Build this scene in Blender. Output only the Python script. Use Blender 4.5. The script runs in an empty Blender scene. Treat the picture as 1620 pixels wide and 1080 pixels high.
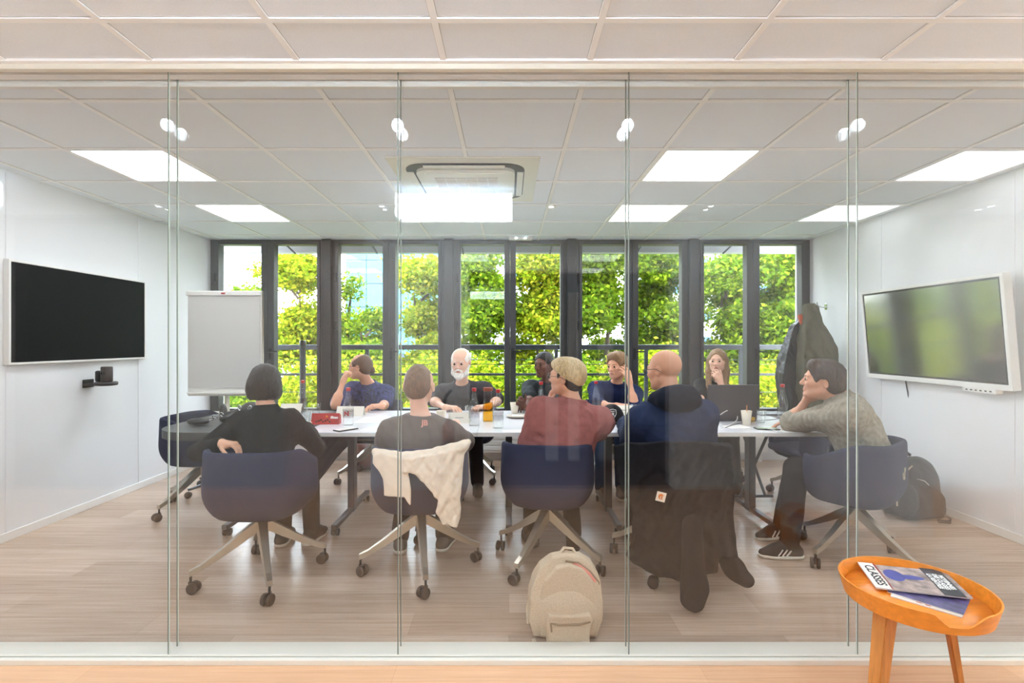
import bpy, bmesh, math, random
import numpy as np
from mathutils import Vector, Matrix

# ------------------------------------------------------------------ camera, world, lights, exposure
F = 790.0; CX = 805.0; CY = 541.0; EYE = 1.338
scene = bpy.context.scene
COL = scene.collection
cam_data = bpy.data.cameras.new('camera'); cam = bpy.data.objects.new('camera', cam_data)
COL.objects.link(cam); scene.camera = cam
cam.location = (0, 0, EYE); cam.rotation_euler = (math.radians(90), 0, 0)
cam_data.sensor_width = 36; cam_data.lens = F / 1620 * 36
cam_data.shift_x = (810 - CX) / 1620; cam_data.shift_y = (CY - 540) / 1620
cam_data.clip_start = 0.02; cam_data.clip_end = 300
scene.view_settings.view_transform = 'Standard'
scene.view_settings.look = 'None'
scene.view_settings.gamma = 1.0
scene.view_settings.exposure = 1.42
scene.view_settings.use_curve_mapping = False
scene.cycles.max_bounces = 10
scene.cycles.diffuse_bounces = 6
scene.cycles.glossy_bounces = 4
scene.cycles.transparent_max_bounces = 24
scene.cycles.transmission_bounces = 6
scene.cycles.caustics_reflective = False
scene.cycles.caustics_refractive = False
scene.cycles.sample_clamp_indirect = 4.0

world = bpy.data.worlds.new('sky'); scene.world = world; world.use_nodes = True
wn = world.node_tree; wn.nodes.clear()
wo = wn.nodes.new('ShaderNodeOutputWorld'); wb = wn.nodes.new('ShaderNodeBackground')
wt = wn.nodes.new('ShaderNodeTexCoord'); ws = wn.nodes.new('ShaderNodeSeparateXYZ')
wr = wn.nodes.new('ShaderNodeValToRGB')
wr.color_ramp.elements[0].position = 0.0; wr.color_ramp.elements[0].color = (0.90, 0.95, 1.0, 1)
wr.color_ramp.elements[1].position = 0.6; wr.color_ramp.elements[1].color = (0.72, 0.86, 1.0, 1)
wn.links.new(wt.outputs['Generated'], ws.inputs[0]); wn.links.new(ws.outputs['Z'], wr.inputs[0])
wn.links.new(wr.outputs[0], wb.inputs[0]); wb.inputs[1].default_value = 6.5
wn.links.new(wb.outputs[0], wo.inputs[0])

def add_light(name, kind, loc, energy, color=(1, 1, 1), rot=(0, 0, 0), **kw):
    d = bpy.data.lights.new(name, kind); d.energy = energy; d.color = color
    for k, v in kw.items(): setattr(d, k, v)
    o = bpy.data.objects.new(name, d); COL.objects.link(o); o.location = loc; o.rotation_euler = rot
    return o
# the sun stands behind the building and only reaches the trees outside
add_light('sun', 'SUN', (0, -5, 20), 1.1, (1.0, 0.96, 0.88), rot=(math.radians(42), 0, math.radians(-14)), angle=math.radians(2))
HALL_SPOT = 13.5; HALL_COL = (0.74, 0.88, 1.0)
ROOM_PANEL = 5.5
HALL_PANEL = 15.0

# ------------------------------------------------------------------ helpers
def P(px, py, d):
    """a point seen at pixel (px, py), d metres in front of the camera"""
    return Vector(((px - CX) / F * d, d, EYE + (CY - py) / F * d))

def obj(name, me, mat=None, parent=None, loc=(0, 0, 0), rot=(0, 0, 0), smooth=None):
    if isinstance(me, bmesh.types.BMesh):
        m = bpy.data.meshes.new(name); me.to_mesh(m); me.free(); me = m
    o = bpy.data.objects.new(name, me); COL.objects.link(o)
    o.location = loc; o.rotation_euler = rot
    if parent is not None: o.parent = parent
    if mat is not None and len(me.materials) == 0:
        for mm in (mat if isinstance(mat, (list, tuple)) else [mat]): me.materials.append(mm)
    if smooth:
        me.polygons.foreach_set('use_smooth', np.ones(len(me.polygons), bool))
        if smooth == 'auto':
            try: me.set_sharp_from_angle(angle=math.radians(40))
            except Exception: pass
    return o

def tag(o, label=None, cat=None, group=None, kind=None):
    if label: o['label'] = label
    if cat: o['category'] = cat
    if group: o['group'] = group
    if kind: o['kind'] = kind
    return o

def thing(name, label, cat, loc=(0, 0, 0), rz=0.0, group=None):
    o = bpy.data.objects.new(name, None); COL.objects.link(o); o.empty_display_size = 0.1
    o.location = loc; o.rotation_euler = (0, 0, rz)
    return tag(o, label, cat, group)

def struct(name, bm, mat, parent=None, **kw):
    o = obj(name, bm, mat, parent, **kw); o['kind'] = 'structure'
    return o

def copy_tree(o, parent=None):
    c = o.copy(); COL.objects.link(c); c.parent = parent
    for ch in o.children: copy_tree(ch, c)
    return c

def box(bm, x0, x1, y0, y1, z0, z1, bev=0.0, mi=0, M=None):
    r = bmesh.ops.create_cube(bm, size=1.0)
    vs = r['verts']
    for v in vs:
        v.co = Vector(((x0 + x1) / 2 + v.co.x * (x1 - x0), (y0 + y1) / 2 + v.co.y * (y1 - y0), (z0 + z1) / 2 + v.co.z * (z1 - z0)))
    fs = set(f for v in vs for f in v.link_faces)
    for f in fs: f.material_index = mi
    if bev > 0:
        es = list(set(e for v in vs for e in v.link_edges))
        b = bmesh.ops.bevel(bm, geom=es, offset=bev, segments=2, affect='EDGES', profile=0.5)
        for f in b['faces']: f.material_index = mi
        vs = list(set(list(v for f in b['faces'] for v in f.verts)) | set(v for v in vs if v.is_valid))
    if M is not None: bmesh.ops.transform(bm, matrix=M, verts=[v for v in vs if v.is_valid])
    return bm

def newbox(*a, **k):
    return box(bmesh.new(), *a, **k)

def tube(bm, pts, r, seg=10, mi=0, cap=True):
    """a round bar along pts; r a number or one per point"""
    pts = [Vector(p) for p in pts]; n = len(pts)
    rr = r if isinstance(r, (list, tuple)) else [r] * n
    rings = []; up = None
    for i, p in enumerate(pts):
        t = (pts[min(i + 1, n - 1)] - pts[max(i - 1, 0)]).normalized()
        if up is None:
            up = Vector((0, 0, 1)) if abs(t.z) < 0.9 else Vector((1, 0, 0))
        a = t.cross(up).normalized(); b = a.cross(t).normalized(); up = b
        rings.append([bm.verts.new(p + (a * math.cos(2 * math.pi * k / seg) + b * math.sin(2 * math.pi * k / seg)) * rr[i]) for k in range(seg)])
    for i in range(n - 1):
        for k in range(seg):
            f = bm.faces.new((rings[i][k], rings[i][(k + 1) % seg], rings[i + 1][(k + 1) % seg], rings[i + 1][k])); f.material_index = mi; f.smooth = True
    if cap:
        bm.faces.new(rings[0]).material_index = mi; bm.faces.new(rings[-1][::-1]).material_index = mi
    return bm

def lathe(bm, prof, seg=24, mi=0, c=(0, 0, 0), cap_bottom=True, cap_top=False):
    c = Vector(c); rings = []
    for (r, z) in prof:
        rings.append([bm.verts.new(c + Vector((max(r, 1e-5) * math.cos(2 * math.pi * k / seg), max(r, 1e-5) * math.sin(2 * math.pi * k / seg), z))) for k in range(seg)])
    for i in range(len(prof) - 1):
        for k in range(seg):
            f = bm.faces.new((rings[i][k], rings[i][(k + 1) % seg], rings[i + 1][(k + 1) % seg], rings[i + 1][k])); f.material_index = mi; f.smooth = True
    if cap_bottom: bm.faces.new(rings[0][::-1]).material_index = mi
    if cap_top: bm.faces.new(rings[-1]).material_index = mi
    return bm

def prism(bm, poly, z0, z1, mi=0, M=None):
    lo = [bm.verts.new((x, y, z0)) for x, y in poly]; hi = [bm.verts.new((x, y, z1)) for x, y in poly]
    n = len(poly)
    fs = [bm.faces.new(lo[::-1]), bm.faces.new(hi)]
    for i in range(n): fs.append(bm.faces.new((lo[i], lo[(i + 1) % n], hi[(i + 1) % n], hi[i])))
    for f in fs: f.material_index = mi
    if M is not None: bmesh.ops.transform(bm, matrix=M, verts=lo + hi)
    return bm

def text_mesh(s, size=0.05, extrude=0.0005, bold=0.0):
    cu = bpy.data.curves.new('lettering', 'FONT'); cu.body = s; cu.size = size; cu.extrude = extrude; cu.offset = bold
    cu.align_x = 'CENTER'; cu.align_y = 'CENTER'; cu.resolution_u = 3
    o = bpy.data.objects.new('tmp', cu); COL.objects.link(o)
    bpy.context.view_layer.update()
    me = bpy.data.meshes.new_from_object(o.evaluated_get(bpy.context.evaluated_depsgraph_get()))
    bpy.data.objects.remove(o); bpy.data.curves.remove(cu)
    return me

# ------------------------------------------------------------------ materials
def srgb(r, g, b):
    f = lambda c: (c / 255 / 12.92) if c / 255 <= 0.04045 else ((c / 255 + 0.055) / 1.055) ** 2.4
    return (f(r), f(g), f(b), 1.0)

def mat(name, col, rough=0.5, metal=0.0, var=0.0, scale=(20, 20, 20), bump=0.0, bscale=None, spec=0.5, sheen=0.0, emit=None, coord='Object', detail=3.0, sss=0.0):
    m = bpy.data.materials.new(name); m.use_nodes = True; nt = m.node_tree
    b = nt.nodes['Principled BSDF']; b.inputs['Base Color'].default_value = col
    b.inputs['Roughness'].default_value = rough; b.inputs['Metallic'].default_value = metal
    b.inputs['Specular IOR Level'].default_value = spec
    if sheen: b.inputs['Sheen Weight'].default_value = sheen; b.inputs['Sheen Roughness'].default_value = 0.4
    if sss:
        b.inputs['Subsurface Weight'].default_value = sss; b.inputs['Subsurface Radius'].default_value = (0.012, 0.005, 0.003); b.inputs['Subsurface Scale'].default_value = 1.0
    if emit: b.inputs['Emission Color'].default_value = col; b.inputs['Emission Strength'].default_value = emit
    tc = nt.nodes.new('ShaderNodeTexCoord'); mp = nt.nodes.new('ShaderNodeMapping'); mp.inputs['Scale'].default_value = scale
    nt.links.new(tc.outputs[coord], mp.inputs[0])
    nz = nt.nodes.new('ShaderNodeTexNoise'); nz.inputs['Scale'].default_value = 1.0; nz.inputs['Detail'].default_value = detail
    nt.links.new(mp.outputs[0], nz.inputs['Vector'])
    if var > 0:
        cr = nt.nodes.new('ShaderNodeValToRGB'); cr.color_ramp.elements[0].position = 0.3; cr.color_ramp.elements[1].position = 0.7
        cr.color_ramp.elements[0].color = tuple(c * (1 - var) for c in col[:3]) + (1,)
        cr.color_ramp.elements[1].color = tuple(min(1, c * (1 + var)) for c in col[:3]) + (1,)
        nt.links.new(nz.outputs[0], cr.inputs[0]); nt.links.new(cr.outputs[0], b.inputs['Base Color'])
        if emit: nt.links.new(cr.outputs[0], b.inputs['Emission Color'])
    if bump > 0:
        nb = nz
        if bscale:
            mp2 = nt.nodes.new('ShaderNodeMapping'); mp2.inputs['Scale'].default_value = bscale; nt.links.new(tc.outputs[coord], mp2.inputs[0])
            nb = nt.nodes.new('ShaderNodeTexNoise'); nb.inputs['Scale'].default_value = 1.0; nb.inputs['Detail'].default_value = 4; nt.links.new(mp2.outputs[0], nb.inputs['Vector'])
        bp = nt.nodes.new('ShaderNodeBump'); bp.inputs['Strength'].default_value = bump; bp.inputs['Distance'].default_value = 0.01
        nt.links.new(nb.outputs[0], bp.inputs['Height']); nt.links.new(bp.outputs[0], b.inputs['Normal'])
    return m

def glass_mat(name, tint=(1, 1, 1, 1), r0=0.04, rough=0.0, gain=1.0):
    """thin clear glass: lets light straight through, mirrors more at grazing angles"""
    m = bpy.data.materials.new(name); m.use_nodes = True; nt = m.node_tree; nt.nodes.clear()
    out = nt.nodes.new('ShaderNodeOutputMaterial'); tr = nt.nodes.new('ShaderNodeBsdfTransparent'); gl = nt.nodes.new('ShaderNodeBsdfGlossy')
    tr.inputs[0].default_value = tint; gl.inputs['Roughness'].default_value = rough
    lw = nt.nodes.new('ShaderNodeLayerWeight'); lw.inputs[0].default_value = 0.5
    pw = nt.nodes.new('ShaderNodeMath'); pw.operation = 'POWER'; pw.inputs[1].default_value = 5
    nt.links.new(lw.outputs['Facing'], pw.inputs[0])
    ma = nt.nodes.new('ShaderNodeMath'); ma.operation = 'MULTIPLY_ADD'; ma.inputs[1].default_value = (1 - r0) * gain; ma.inputs[2].default_value = r0; ma.use_clamp = True
    nt.links.new(pw.outputs[0], ma.inputs[0])
    mx = nt.nodes.new('ShaderNodeMixShader'); nt.links.new(ma.outputs[0], mx.inputs[0]); nt.links.new(tr.outputs[0], mx.inputs[1]); nt.links.new(gl.outputs[0], mx.inputs[2])
    nt.links.new(mx.outputs[0], out.inputs[0])
    return m

def wood_floor(name, c_lo, c_hi, rough=0.38, plank=(1.25, 0.19)):
    m = bpy.data.materials.new(name); m.use_nodes = True; nt = m.node_tree; N = nt.nodes.new; L = nt.links.new
    b = nt.nodes['Principled BSDF']; b.inputs['Roughness'].default_value = rough
    tc = N('ShaderNodeTexCoord')
    br = N('ShaderNodeTexBrick'); br.inputs['Scale'].default_value = 1.0; br.inputs['Brick Width'].default_value = plank[0]; br.inputs['Row Height'].default_value = plank[1]
    br.inputs['Mortar Size'].default_value = 0.0012; br.inputs['Color1'].default_value = (0.25, 0.25, 0.25, 1); br.inputs['Color2'].default_value = (0.75, 0.75, 0.75, 1); br.inputs['Mortar'].default_value = (0.0, 0.0, 0.0, 1)
    br.offset = 0.37; L(tc.outputs['Object'], br.inputs['Vector'])
    mp = N('ShaderNodeMapping'); mp.inputs['Scale'].default_value = (1.1, 34, 1); L(tc.outputs['Object'], mp.inputs[0])
    nz = N('ShaderNodeTexNoise'); nz.inputs['Scale'].default_value = 1.6; nz.inputs['Detail'].default_value = 7; nz.inputs['Roughness'].default_value = 0.62; nz.inputs['Distortion'].default_value = 0.6; L(mp.outputs[0], nz.inputs['Vector'])
    add = N('ShaderNodeMixRGB'); add.inputs[0].default_value = 0.62; L(br.outputs[0], add.inputs[1]); L(nz.outputs[0], add.inputs[2])
    cr = N('ShaderNodeValToRGB'); cr.color_ramp.elements[0].position = 0.3; cr.color_ramp.elements[0].color = c_lo; cr.color_ramp.elements[1].position = 0.68; cr.color_ramp.elements[1].color = c_hi
    e = cr.color_ramp.elements.new(0.1); e.color = tuple(c * 0.62 for c in c_lo[:3]) + (1,)
    L(add.outputs[0], cr.inputs[0]); L(cr.outputs[0], b.inputs['Base Color'])
    mp2 = N('ShaderNodeMapping'); mp2.inputs['Scale'].default_value = (3, 90, 1); L(tc.outputs['Object'], mp2.inputs[0])
    n2 = N('ShaderNodeTexNoise'); n2.inputs['Scale'].default_value = 1.0; n2.inputs['Detail'].default_value = 3; L(mp2.outputs[0], n2.inputs['Vector'])
    bp = N('ShaderNodeBump'); bp.inputs['Strength'].default_value = 0.16; bp.inputs['Distance'].default_value = 0.01; L(n2.outputs[0], bp.inputs['Height']); L(bp.outputs[0], b.inputs['Normal'])
    return m

M = {}
M['wall'] = mat('white_wall_panel', srgb(234, 234, 236), 0.55, bump=0.02, scale=(60, 60, 60))
M['hallwall'] = mat('hall_paint', srgb(228, 224, 220), 0.7, bump=0.02, scale=(60, 60, 60))
M['tile'] = mat('ceiling_tile', srgb(236, 243, 251), 0.9, var=0.02, scale=(180, 180, 180), bump=0.05)
M['tbar'] = mat('ceiling_bar', srgb(248, 250, 252), 0.5)
M['reveal_shade'] = mat('tile_reveal_shade', srgb(190, 190, 188), .9)  # grey painted on flat strips as the shadow line along the ceiling bars
M['white'] = mat('white_lacquer', srgb(238, 236, 232), 0.35)
M['offwhite'] = mat('cream_lacquer', srgb(226, 220, 208), 0.45)
M['floor'] = wood_floor('pale_wood_floor', srgb(160, 134, 115), srgb(208, 183, 164), 0.24)
M['floorhall'] = wood_floor('warm_wood_floor', srgb(200, 152, 116), srgb(226, 182, 144), 0.45)
M['anth'] = mat('anthracite_frame', srgb(62, 62, 64), 0.4, var=0.03)
M['anth2'] = mat('anthracite_dark', srgb(34, 36, 38), 0.45)
M['rail'] = mat('grey_rail', srgb(46, 50, 54), 0.5)
M['glass'] = glass_mat('partition_glass', (0.99, 0.992, 0.99, 1), 0.029, gain=0.5)
M['winglass'] = glass_mat('window_glass', (0.98, 0.98, 0.98, 1), 0.014)
M['edge'] = mat('polished_glass_edge', srgb(226, 236, 226), 0.12, spec=1.0)
M['seam'] = mat('dark_seam', srgb(96, 100, 92), 0.5)
M['navy'] = mat('navy_fabric', srgb(38, 42, 68), 0.9, var=0.10, scale=(200, 200, 200), bump=0.02)
M['alu'] = mat('polished_aluminium', srgb(190, 182, 168), 0.28, metal=0.85)
M['blackp'] = mat('black_plastic', srgb(24, 23, 24), 0.4)
M['rubber'] = mat('caster_rubber', srgb(46, 34, 30), 0.5)
M['ttop'] = mat('white_laminate', srgb(226, 226, 232), 0.22)
M['tdark'] = mat('dark_table_laminate', srgb(58, 60, 62), 0.45)
M['steel'] = mat('grey_steel', srgb(78, 80, 84), 0.4, metal=0.4)
M['chrome'] = mat('chrome', srgb(210, 210, 212), 0.12, metal=1.0)
M['screen_off'] = mat('black_screen', srgb(2, 2, 2), 0.55, spec=0.15)
M['screen_gloss'] = mat('glossy_screen', srgb(6, 10, 9), 0.13, spec=1.0)
M['screen_gloss'].node_tree.nodes['Principled BSDF'].inputs['IOR'].default_value = 2.6
M['bag_grey'] = mat('grey_nylon', srgb(60, 58, 60), 0.75, var=0.15, scale=(8, 8, 8), bump=0.3, bscale=(300, 300, 300))
M['bag_beige'] = mat('beige_canvas', srgb(204, 184, 160), 0.9, var=0.12, scale=(220, 220, 220), bump=0.25)
M['orange_wood'] = mat('orange_stained_wood', srgb(222, 134, 40), 0.42, var=0.12, scale=(6, 60, 60), bump=0.05, detail=5)
M['oak'] = mat('oak_leg', srgb(196, 128, 62), 0.5, var=0.2, scale=(60, 60, 6), bump=0.08, detail=5)
M['paper'] = mat('paper', srgb(236, 234, 230), 0.8)
M['cup'] = mat('paper_cup', srgb(236, 226, 208), 0.75)
M['red'] = mat('red_print', srgb(168, 26, 24), 0.45)
M['redcap'] = mat('red_cap', srgb(178, 34, 34), 0.4)
# ------------------------------------------------------------------ room shell
CE = EYE + 1.158                     # ceiling height
YG = 2.10; YG2 = 2.156               # the two glass layers
YW = 5.68                            # window wall
XL = -3.38; XR = 3.40
HX0, HX1, HY0 = -4.6, 5.4, -0.34     # hall

struct('floor', newbox(XL - .3, XR + .3, YG + .02, YW + .12, -0.1, 0), M['floor'])
struct('floor_hall', newbox(HX0, HX1, HY0 - .02, YG + .02, -0.1, 0), M['floorhall'])

def grid_ceiling(name, x0, x1, y0, y1, holes=()):
    bm = box(bmesh.new(), x0, x1, y0, y1, CE, CE + .08)
    xs = [-0.268 + .6 * k for k in range(-14, 15)]; ys = [2.39 + .6 * k for k in range(-12, 9)]
    inh = lambda a0, a1, b0, b1: any(a0 > h[0] - .001 and a1 < h[1] + .001 and b0 > h[2] - .001 and b1 < h[3] + .001 for h in holes)
    for x in xs:
        if x0 + .02 < x < x1 - .02:
            for i in range(len(ys) - 1):
                a, b = max(ys[i], y0), min(ys[i + 1], y1)
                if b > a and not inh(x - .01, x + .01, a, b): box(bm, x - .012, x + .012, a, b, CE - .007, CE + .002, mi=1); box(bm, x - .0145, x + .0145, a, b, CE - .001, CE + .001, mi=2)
    for y in ys:
        if y0 + .02 < y < y1 - .02:
            for i in range(len(xs) - 1):
                a, b = max(xs[i], x0), min(xs[i + 1], x1)
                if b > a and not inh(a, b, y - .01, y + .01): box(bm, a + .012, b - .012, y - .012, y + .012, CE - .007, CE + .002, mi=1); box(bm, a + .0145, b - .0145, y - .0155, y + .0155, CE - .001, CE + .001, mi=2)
    box(bm, x0, x1, y0, y0 + .02, CE - .01, CE, mi=1); box(bm, x0, x1, y1 - .02, y1, CE - .01, CE, mi=1)
    return struct(name, bm, [M['tile'], M['tbar'], M['reveal_shade']])
ACX0, ACX1, ACY0, ACY1 = -.775, .195, 3.10, 4.09
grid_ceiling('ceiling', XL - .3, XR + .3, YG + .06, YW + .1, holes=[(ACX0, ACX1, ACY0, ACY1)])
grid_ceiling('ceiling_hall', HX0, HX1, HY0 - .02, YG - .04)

def side_wall(name, x0, x1, face, seams):
    bm = newbox(x0, x1, YG - .05, YW + .25, 0, CE + .08)
    for y in seams:
        box(bm, face - .004, face + .004, y - .018, y + .018, .06, CE - .02, bev=.002)
    return struct(name, bm, M['wall'])
side_wall('wall_left', XL - .2, XL, XL, (2.17, 3.37, 4.57))
side_wall('wall_right', XR, XR + .2, XR, (2.17, 3.37, 4.57))
struct('baseboard_left', newbox(XL, XL + .012, YG + .08, YW, 0, .06, bev=.003), M['white'])
struct('baseboard_right', newbox(XR - .012, XR, YG + .08, YW, 0, .06, bev=.003), M['white'])

# glass partition: header and sill profiles, double glazing
bm = newbox(HX0, HX1, YG - .04, YG - .012, CE - .031, CE, bev=.002)
box(bm, HX0, HX1, YG - .012, YG2 + .03, CE - .012, CE + .02)
struct('trim_1', bm, M['offwhite'])
bm = newbox(HX0, HX1, YG2 + .006, YG2 + .03, CE - .052, CE - .01, bev=.002)
box(bm, HX0, HX1, YG + .008, YG2 - .008, CE - .03, CE - .012, bev=.001)
struct('trim_2', bm, M['white'])
bm = newbox(HX0, HX1, YG - .035, YG - .012, 0, .022, bev=.002)
box(bm, HX0, HX1, YG - .009, YG2 + .03, 0, .027, bev=.002)
struct('trim_3', bm, M['offwhite'])
struct('trim_4', newbox(HX0, HX1, YG - .012, YG - .009, 0, .021), M['seam'])

joints = [-4.33, -2.40, -1.430, -.466, .504, 1.464, 2.42, 4.4]
gi = 0
for i in range(len(joints) - 1):
    gi += 1
    root = bpy.data.objects.new('window_%d' % gi, None); COL.objects.link(root); root.location = (joints[i], YG, 0); root['kind'] = 'structure'
    w = joints[i + 1] - joints[i]
    for y in (0, YG2 - YG):
        bm = newbox(.002, w - .002, y - .004, y + .004, .012, CE - .02 if y == 0 else CE - .03)
        for f in bm.faces:
            if abs(f.normal.x) > .5: f.material_index = 1
        o = obj('pane', bm, [M['glass'], M['edge']], root)
        bm = newbox(w - .0018, w + .0018, y - .0035, y + .0035, .012, CE - .02)
        obj('joint_seal', bm, M['seam'], root)

# window wall: parapet, frames, panes, pillars
PZ0, PZ1 = EYE + (CY - 645) / F * YW, EYE + (CY - 388) / F * YW
X = lambda px, d=YW: (px - CX) / F * d
struct('wall_back', newbox(XL - .3, XR + .3, YW, YW + .2, 0, PZ0 - .05), M['wall'])
struct('wall_back_top', newbox(XL - .3, XR + .3, YW + .02, YW + .22, PZ1 + .055, 3.2), M['anth'])
struct('trim_5', newbox(XL, XR, YW - .06, YW + .02, PZ0 - .055, PZ0 - .03, bev=.004), M['white'])
panes = [(350, 417), (437, 504), (538, 607), (627, 694), (729, 798), (816, 886), (920, 989), (1008, 1076), (1111, 1178), (1198, 1264)]
units = [(336, 521), (521, 711.5), (711.5, 903), (903, 1093.5), (1093.5, 1281)]
Y0 = YW - .02
for k, (u0, u1) in enumerate(units):
    gi += 1
    root = bpy.data.objects.new('window_%d' % gi, None); COL.objects.link(root); root['kind'] = 'structure'
    root.location = (X(u0), YW, 0)
    ox = X(u0)
    a, b = panes[2 * k], panes[2 * k + 1]
    xa0, xa1, xb0, xb1 = [X(v) - ox for v in (a[0], a[1], b[0], b[1])]
    W = X(u1) - ox
    bm = bmesh.new()
    # fixed outer frame
    pd = .0 if k in (0,) else .0
    box(bm, 0.002, xa0 - .035, -.04, .09, PZ0 - .03, PZ1 + .055, bev=.003)
    box(bm, xb1 + .035, W - .002, -.04, .09, PZ0 - .03, PZ1 + .055, bev=.003)
    box(bm, xa0 - .035, xb1 + .035, -.04, .09, PZ1 + .025, PZ1 + .055, bev=.003)
    box(bm, xa0 - .035, xb1 + .035, -.04, .09, PZ0 - .045, PZ0 - .025, bev=.003)
    obj('frame', bm, M['anth'], root)
    for s, (p0, p1) in enumerate(((xa0, xa1), (xb0, xb1))):
        mid = (xa1 + xb0) / 2
        l = p0 - .035 if s == 0 else mid + .001
        r = mid - .001 if s == 0 else p1 + .035
        bm = bmesh.new()
        box(bm, l, p0, -.055, .05, PZ0 - .025, PZ1 + .025, bev=.004)
        box(bm, p1, r, -.055, .05, PZ0 - .025, PZ1 + .025, bev=.004)
        box(bm, p0, p1, -.055, .05, PZ1, PZ1 + .025, bev=.004)
        box(bm, p0, p1, -.055, .05, PZ0 - .025, PZ0, bev=.004)
        sash = obj('sash', bm, M['anth'], root)
        obj('pane', newbox(p0, p1, -.004, .004, PZ0, PZ1), M['winglass'], sash)
        if s == 1:
            hz = EYE + (CY - 556) / F * (YW - .08)
            bm = newbox(mid + .012, mid + .04, -.068, -.055, hz - .09, hz + .04, bev=.003)
            tube(bm, [(mid + .026, -.055, hz), (mid + .026, -.1, hz), (mid + .13, -.105, hz)], .008, 8)
            obj('handle', bm, M['anth2'], root)
        else:
            for hz in (EYE + (CY - 440) / F * YW, EYE + (CY - 515) / F * YW):
                obj('hinge', newbox(-.0 + xa0 - .045, xa0 - .02, -.075, -.04, hz - .05, hz + .05, bev=.004), M['anth2'], root)
# the structural columns between the window units
for k, px in enumerate((521, 711.5, 903, 1093.5)):
    bm = newbox(X(px) - .05, X(px) + .05, YW - .10, YW - .042, PZ0 - .03, PZ1 + .055, bev=.004)
    struct('trim_%d' % (6 + k), bm, M['anth2'] if k in (0, 2) else M['anth'])
# radiator under the windows
for (x0, x1) in ((-2.3, -1.15), (-.9, .2), (.6, 1.7), (1.9, 2.9)):
    r = thing('radiator', None, 'radiator', ((x0 + x1) / 2, YW - .07, .10))
    h = (x1 - x0) / 2
    bm = newbox(-h, h, -.03, .03, .0, .34, bev=.01)
    for i in range(5): box(bm, -h + .01, h - .01, -.036, -.028, .03 + i * .062, .07 + i * .062, bev=.003)
    obj('panel', bm, M['white'], r)
    for s in (-1, 1): obj('bracket', newbox(s * (h - .08) - .015, s * (h - .08) + .015, -.02, .02, -.10, .0), M['white'], r)
    w = {-2.3: 'at the left, behind the brown boots', -.9: 'below the windows behind the white-bearded man', .6: 'behind the man in the dark blue shirt', 1.9: 'below the windows behind the long-haired woman'}[x0]
    tag(r, 'low white ribbed radiator under the windows, ' + w, group='radiators under the windows')

# LED panels
def led_panel(x, y, label, w=.6, d=.6, s=None, warm=False, group='flat ceiling light panels'):
    s = ROOM_PANEL if s is None else s
    t = thing('ceiling_light', label, 'ceiling light', (x + w / 2, y + d / 2, CE), group=group)
    bm = bmesh.new()
    for (a0, a1, b0, b1) in ((-w / 2 + .012, w / 2 - .012, -d / 2 + .012, -d / 2 + .024), (-w / 2 + .012, w / 2 - .012, d / 2 - .024, d / 2 - .012), (-w / 2 + .012, -w / 2 + .024, -d / 2 + .024, d / 2 - .024), (w / 2 - .024, w / 2 - .012, -d / 2 + .024, d / 2 - .024)):
        box(bm, a0, a1, b0, b1, -.006, 0)
    obj('rim', bm, M['tbar'], t)
    me = mat('led_diffuser', (1.0, .84, .72, 1) if warm else (.90, .95, 1.0, 1), .6, emit=s)
    obj('diffuser', newbox(-w / 2 + .024, w / 2 - .024, -d / 2 + .024, d / 2 - .024, -.004, 0), me, t)
for (i, j, lab) in ((0, 0, 'near the left wall, above the television'), (0, 1, 'nearer the windows on the left, above the flip chart'),
                    (3, 1, 'between the air conditioner and the windows'), (6, 0, 'right of the air conditioner, nearest one'),
                    (6, 1, 'right of centre, nearer the windows'), (9, 0, 'close to the right wall, above the tilted display'), (9, 1, 'close to the right wall, nearer the windows')):
    led_panel(-2.668 + .6 * i, 2.99 + 1.2 * j, 'square flat ceiling light panel ' + lab, s=.6 if i == 9 else ROOM_PANEL)

# downlights
def downlight(x, y, energy, color, label, group, spot=True):
    t = thing('downlight', label, 'ceiling light', (x, y, CE), group=group)
    bm = lathe(bmesh.new(), [(.020, 0), (.020, -.004), (.042, -.006), (.045, 0)], 20, cap_bottom=False)
    obj('rim', bm, M['white'], t)
    me = mat('lamp_face', color + (1,), .5, emit=30.0)
    obj('lamp', lathe(bmesh.new(), [(.0, -.0035), (.019, -.0035), (.019, 0)], 20, cap_bottom=False), me, t)
    o = add_light('downlight_beam', 'SPOT', (0, 0, -.03), energy, color, spot_size=math.radians(150), spot_blend=1.0, shadow_soft_size=.03)
    o.parent = t
for i, x in enumerate((-1.78, -.58, .62, 1.82)):
    downlight(x, 1.594, HALL_SPOT, HALL_COL, 'round recessed downlight mirrored in the glass ' + ('at the leftmost joint', 'at the joint left of the air conditioner', 'at the joint right of the air conditioner', 'at the rightmost joint')[i], 'hall downlights by the glass')
for i, x in enumerate((-2.98, -1.08, 1.72, 4.1)):
    downlight(x, -.05, HALL_SPOT, HALL_COL, 'round recessed downlight mirrored small in the glass ' + ('over the left wall', 'left of the air conditioner by the windows', 'right of the air conditioner by the windows', 'above the tilted display')[i], 'hall downlights behind the viewer')
downlight(.36, 4.27, 10, (1, .98, .95), 'single small round downlight right of the air conditioner', None)
def pendant(x, y, label):
    t = thing('pendant_light', label, 'ceiling light', (x, y, CE), group='box pendants in the hall')
    obj('housing', newbox(-.44, .44, -.06, .06, -.15, -.145), M['white'], t)
    obj('light_box', newbox(-.435, .435, -.055, .055, -.215, -.055, bev=.004), mat('pendant_glow', (.78, .90, 1.0, 1), .5, emit=HALL_PANEL), t)
    for s in (-1, 1):
        obj('cord', tube(bmesh.new(), [(s * .3, 0, -.06), (s * .3, 0, 0)], .004, 6), M['steel'], t)
pendant(-.41, .44, 'box pendant lamp mirrored as the white rectangle under the air conditioner')
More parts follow.
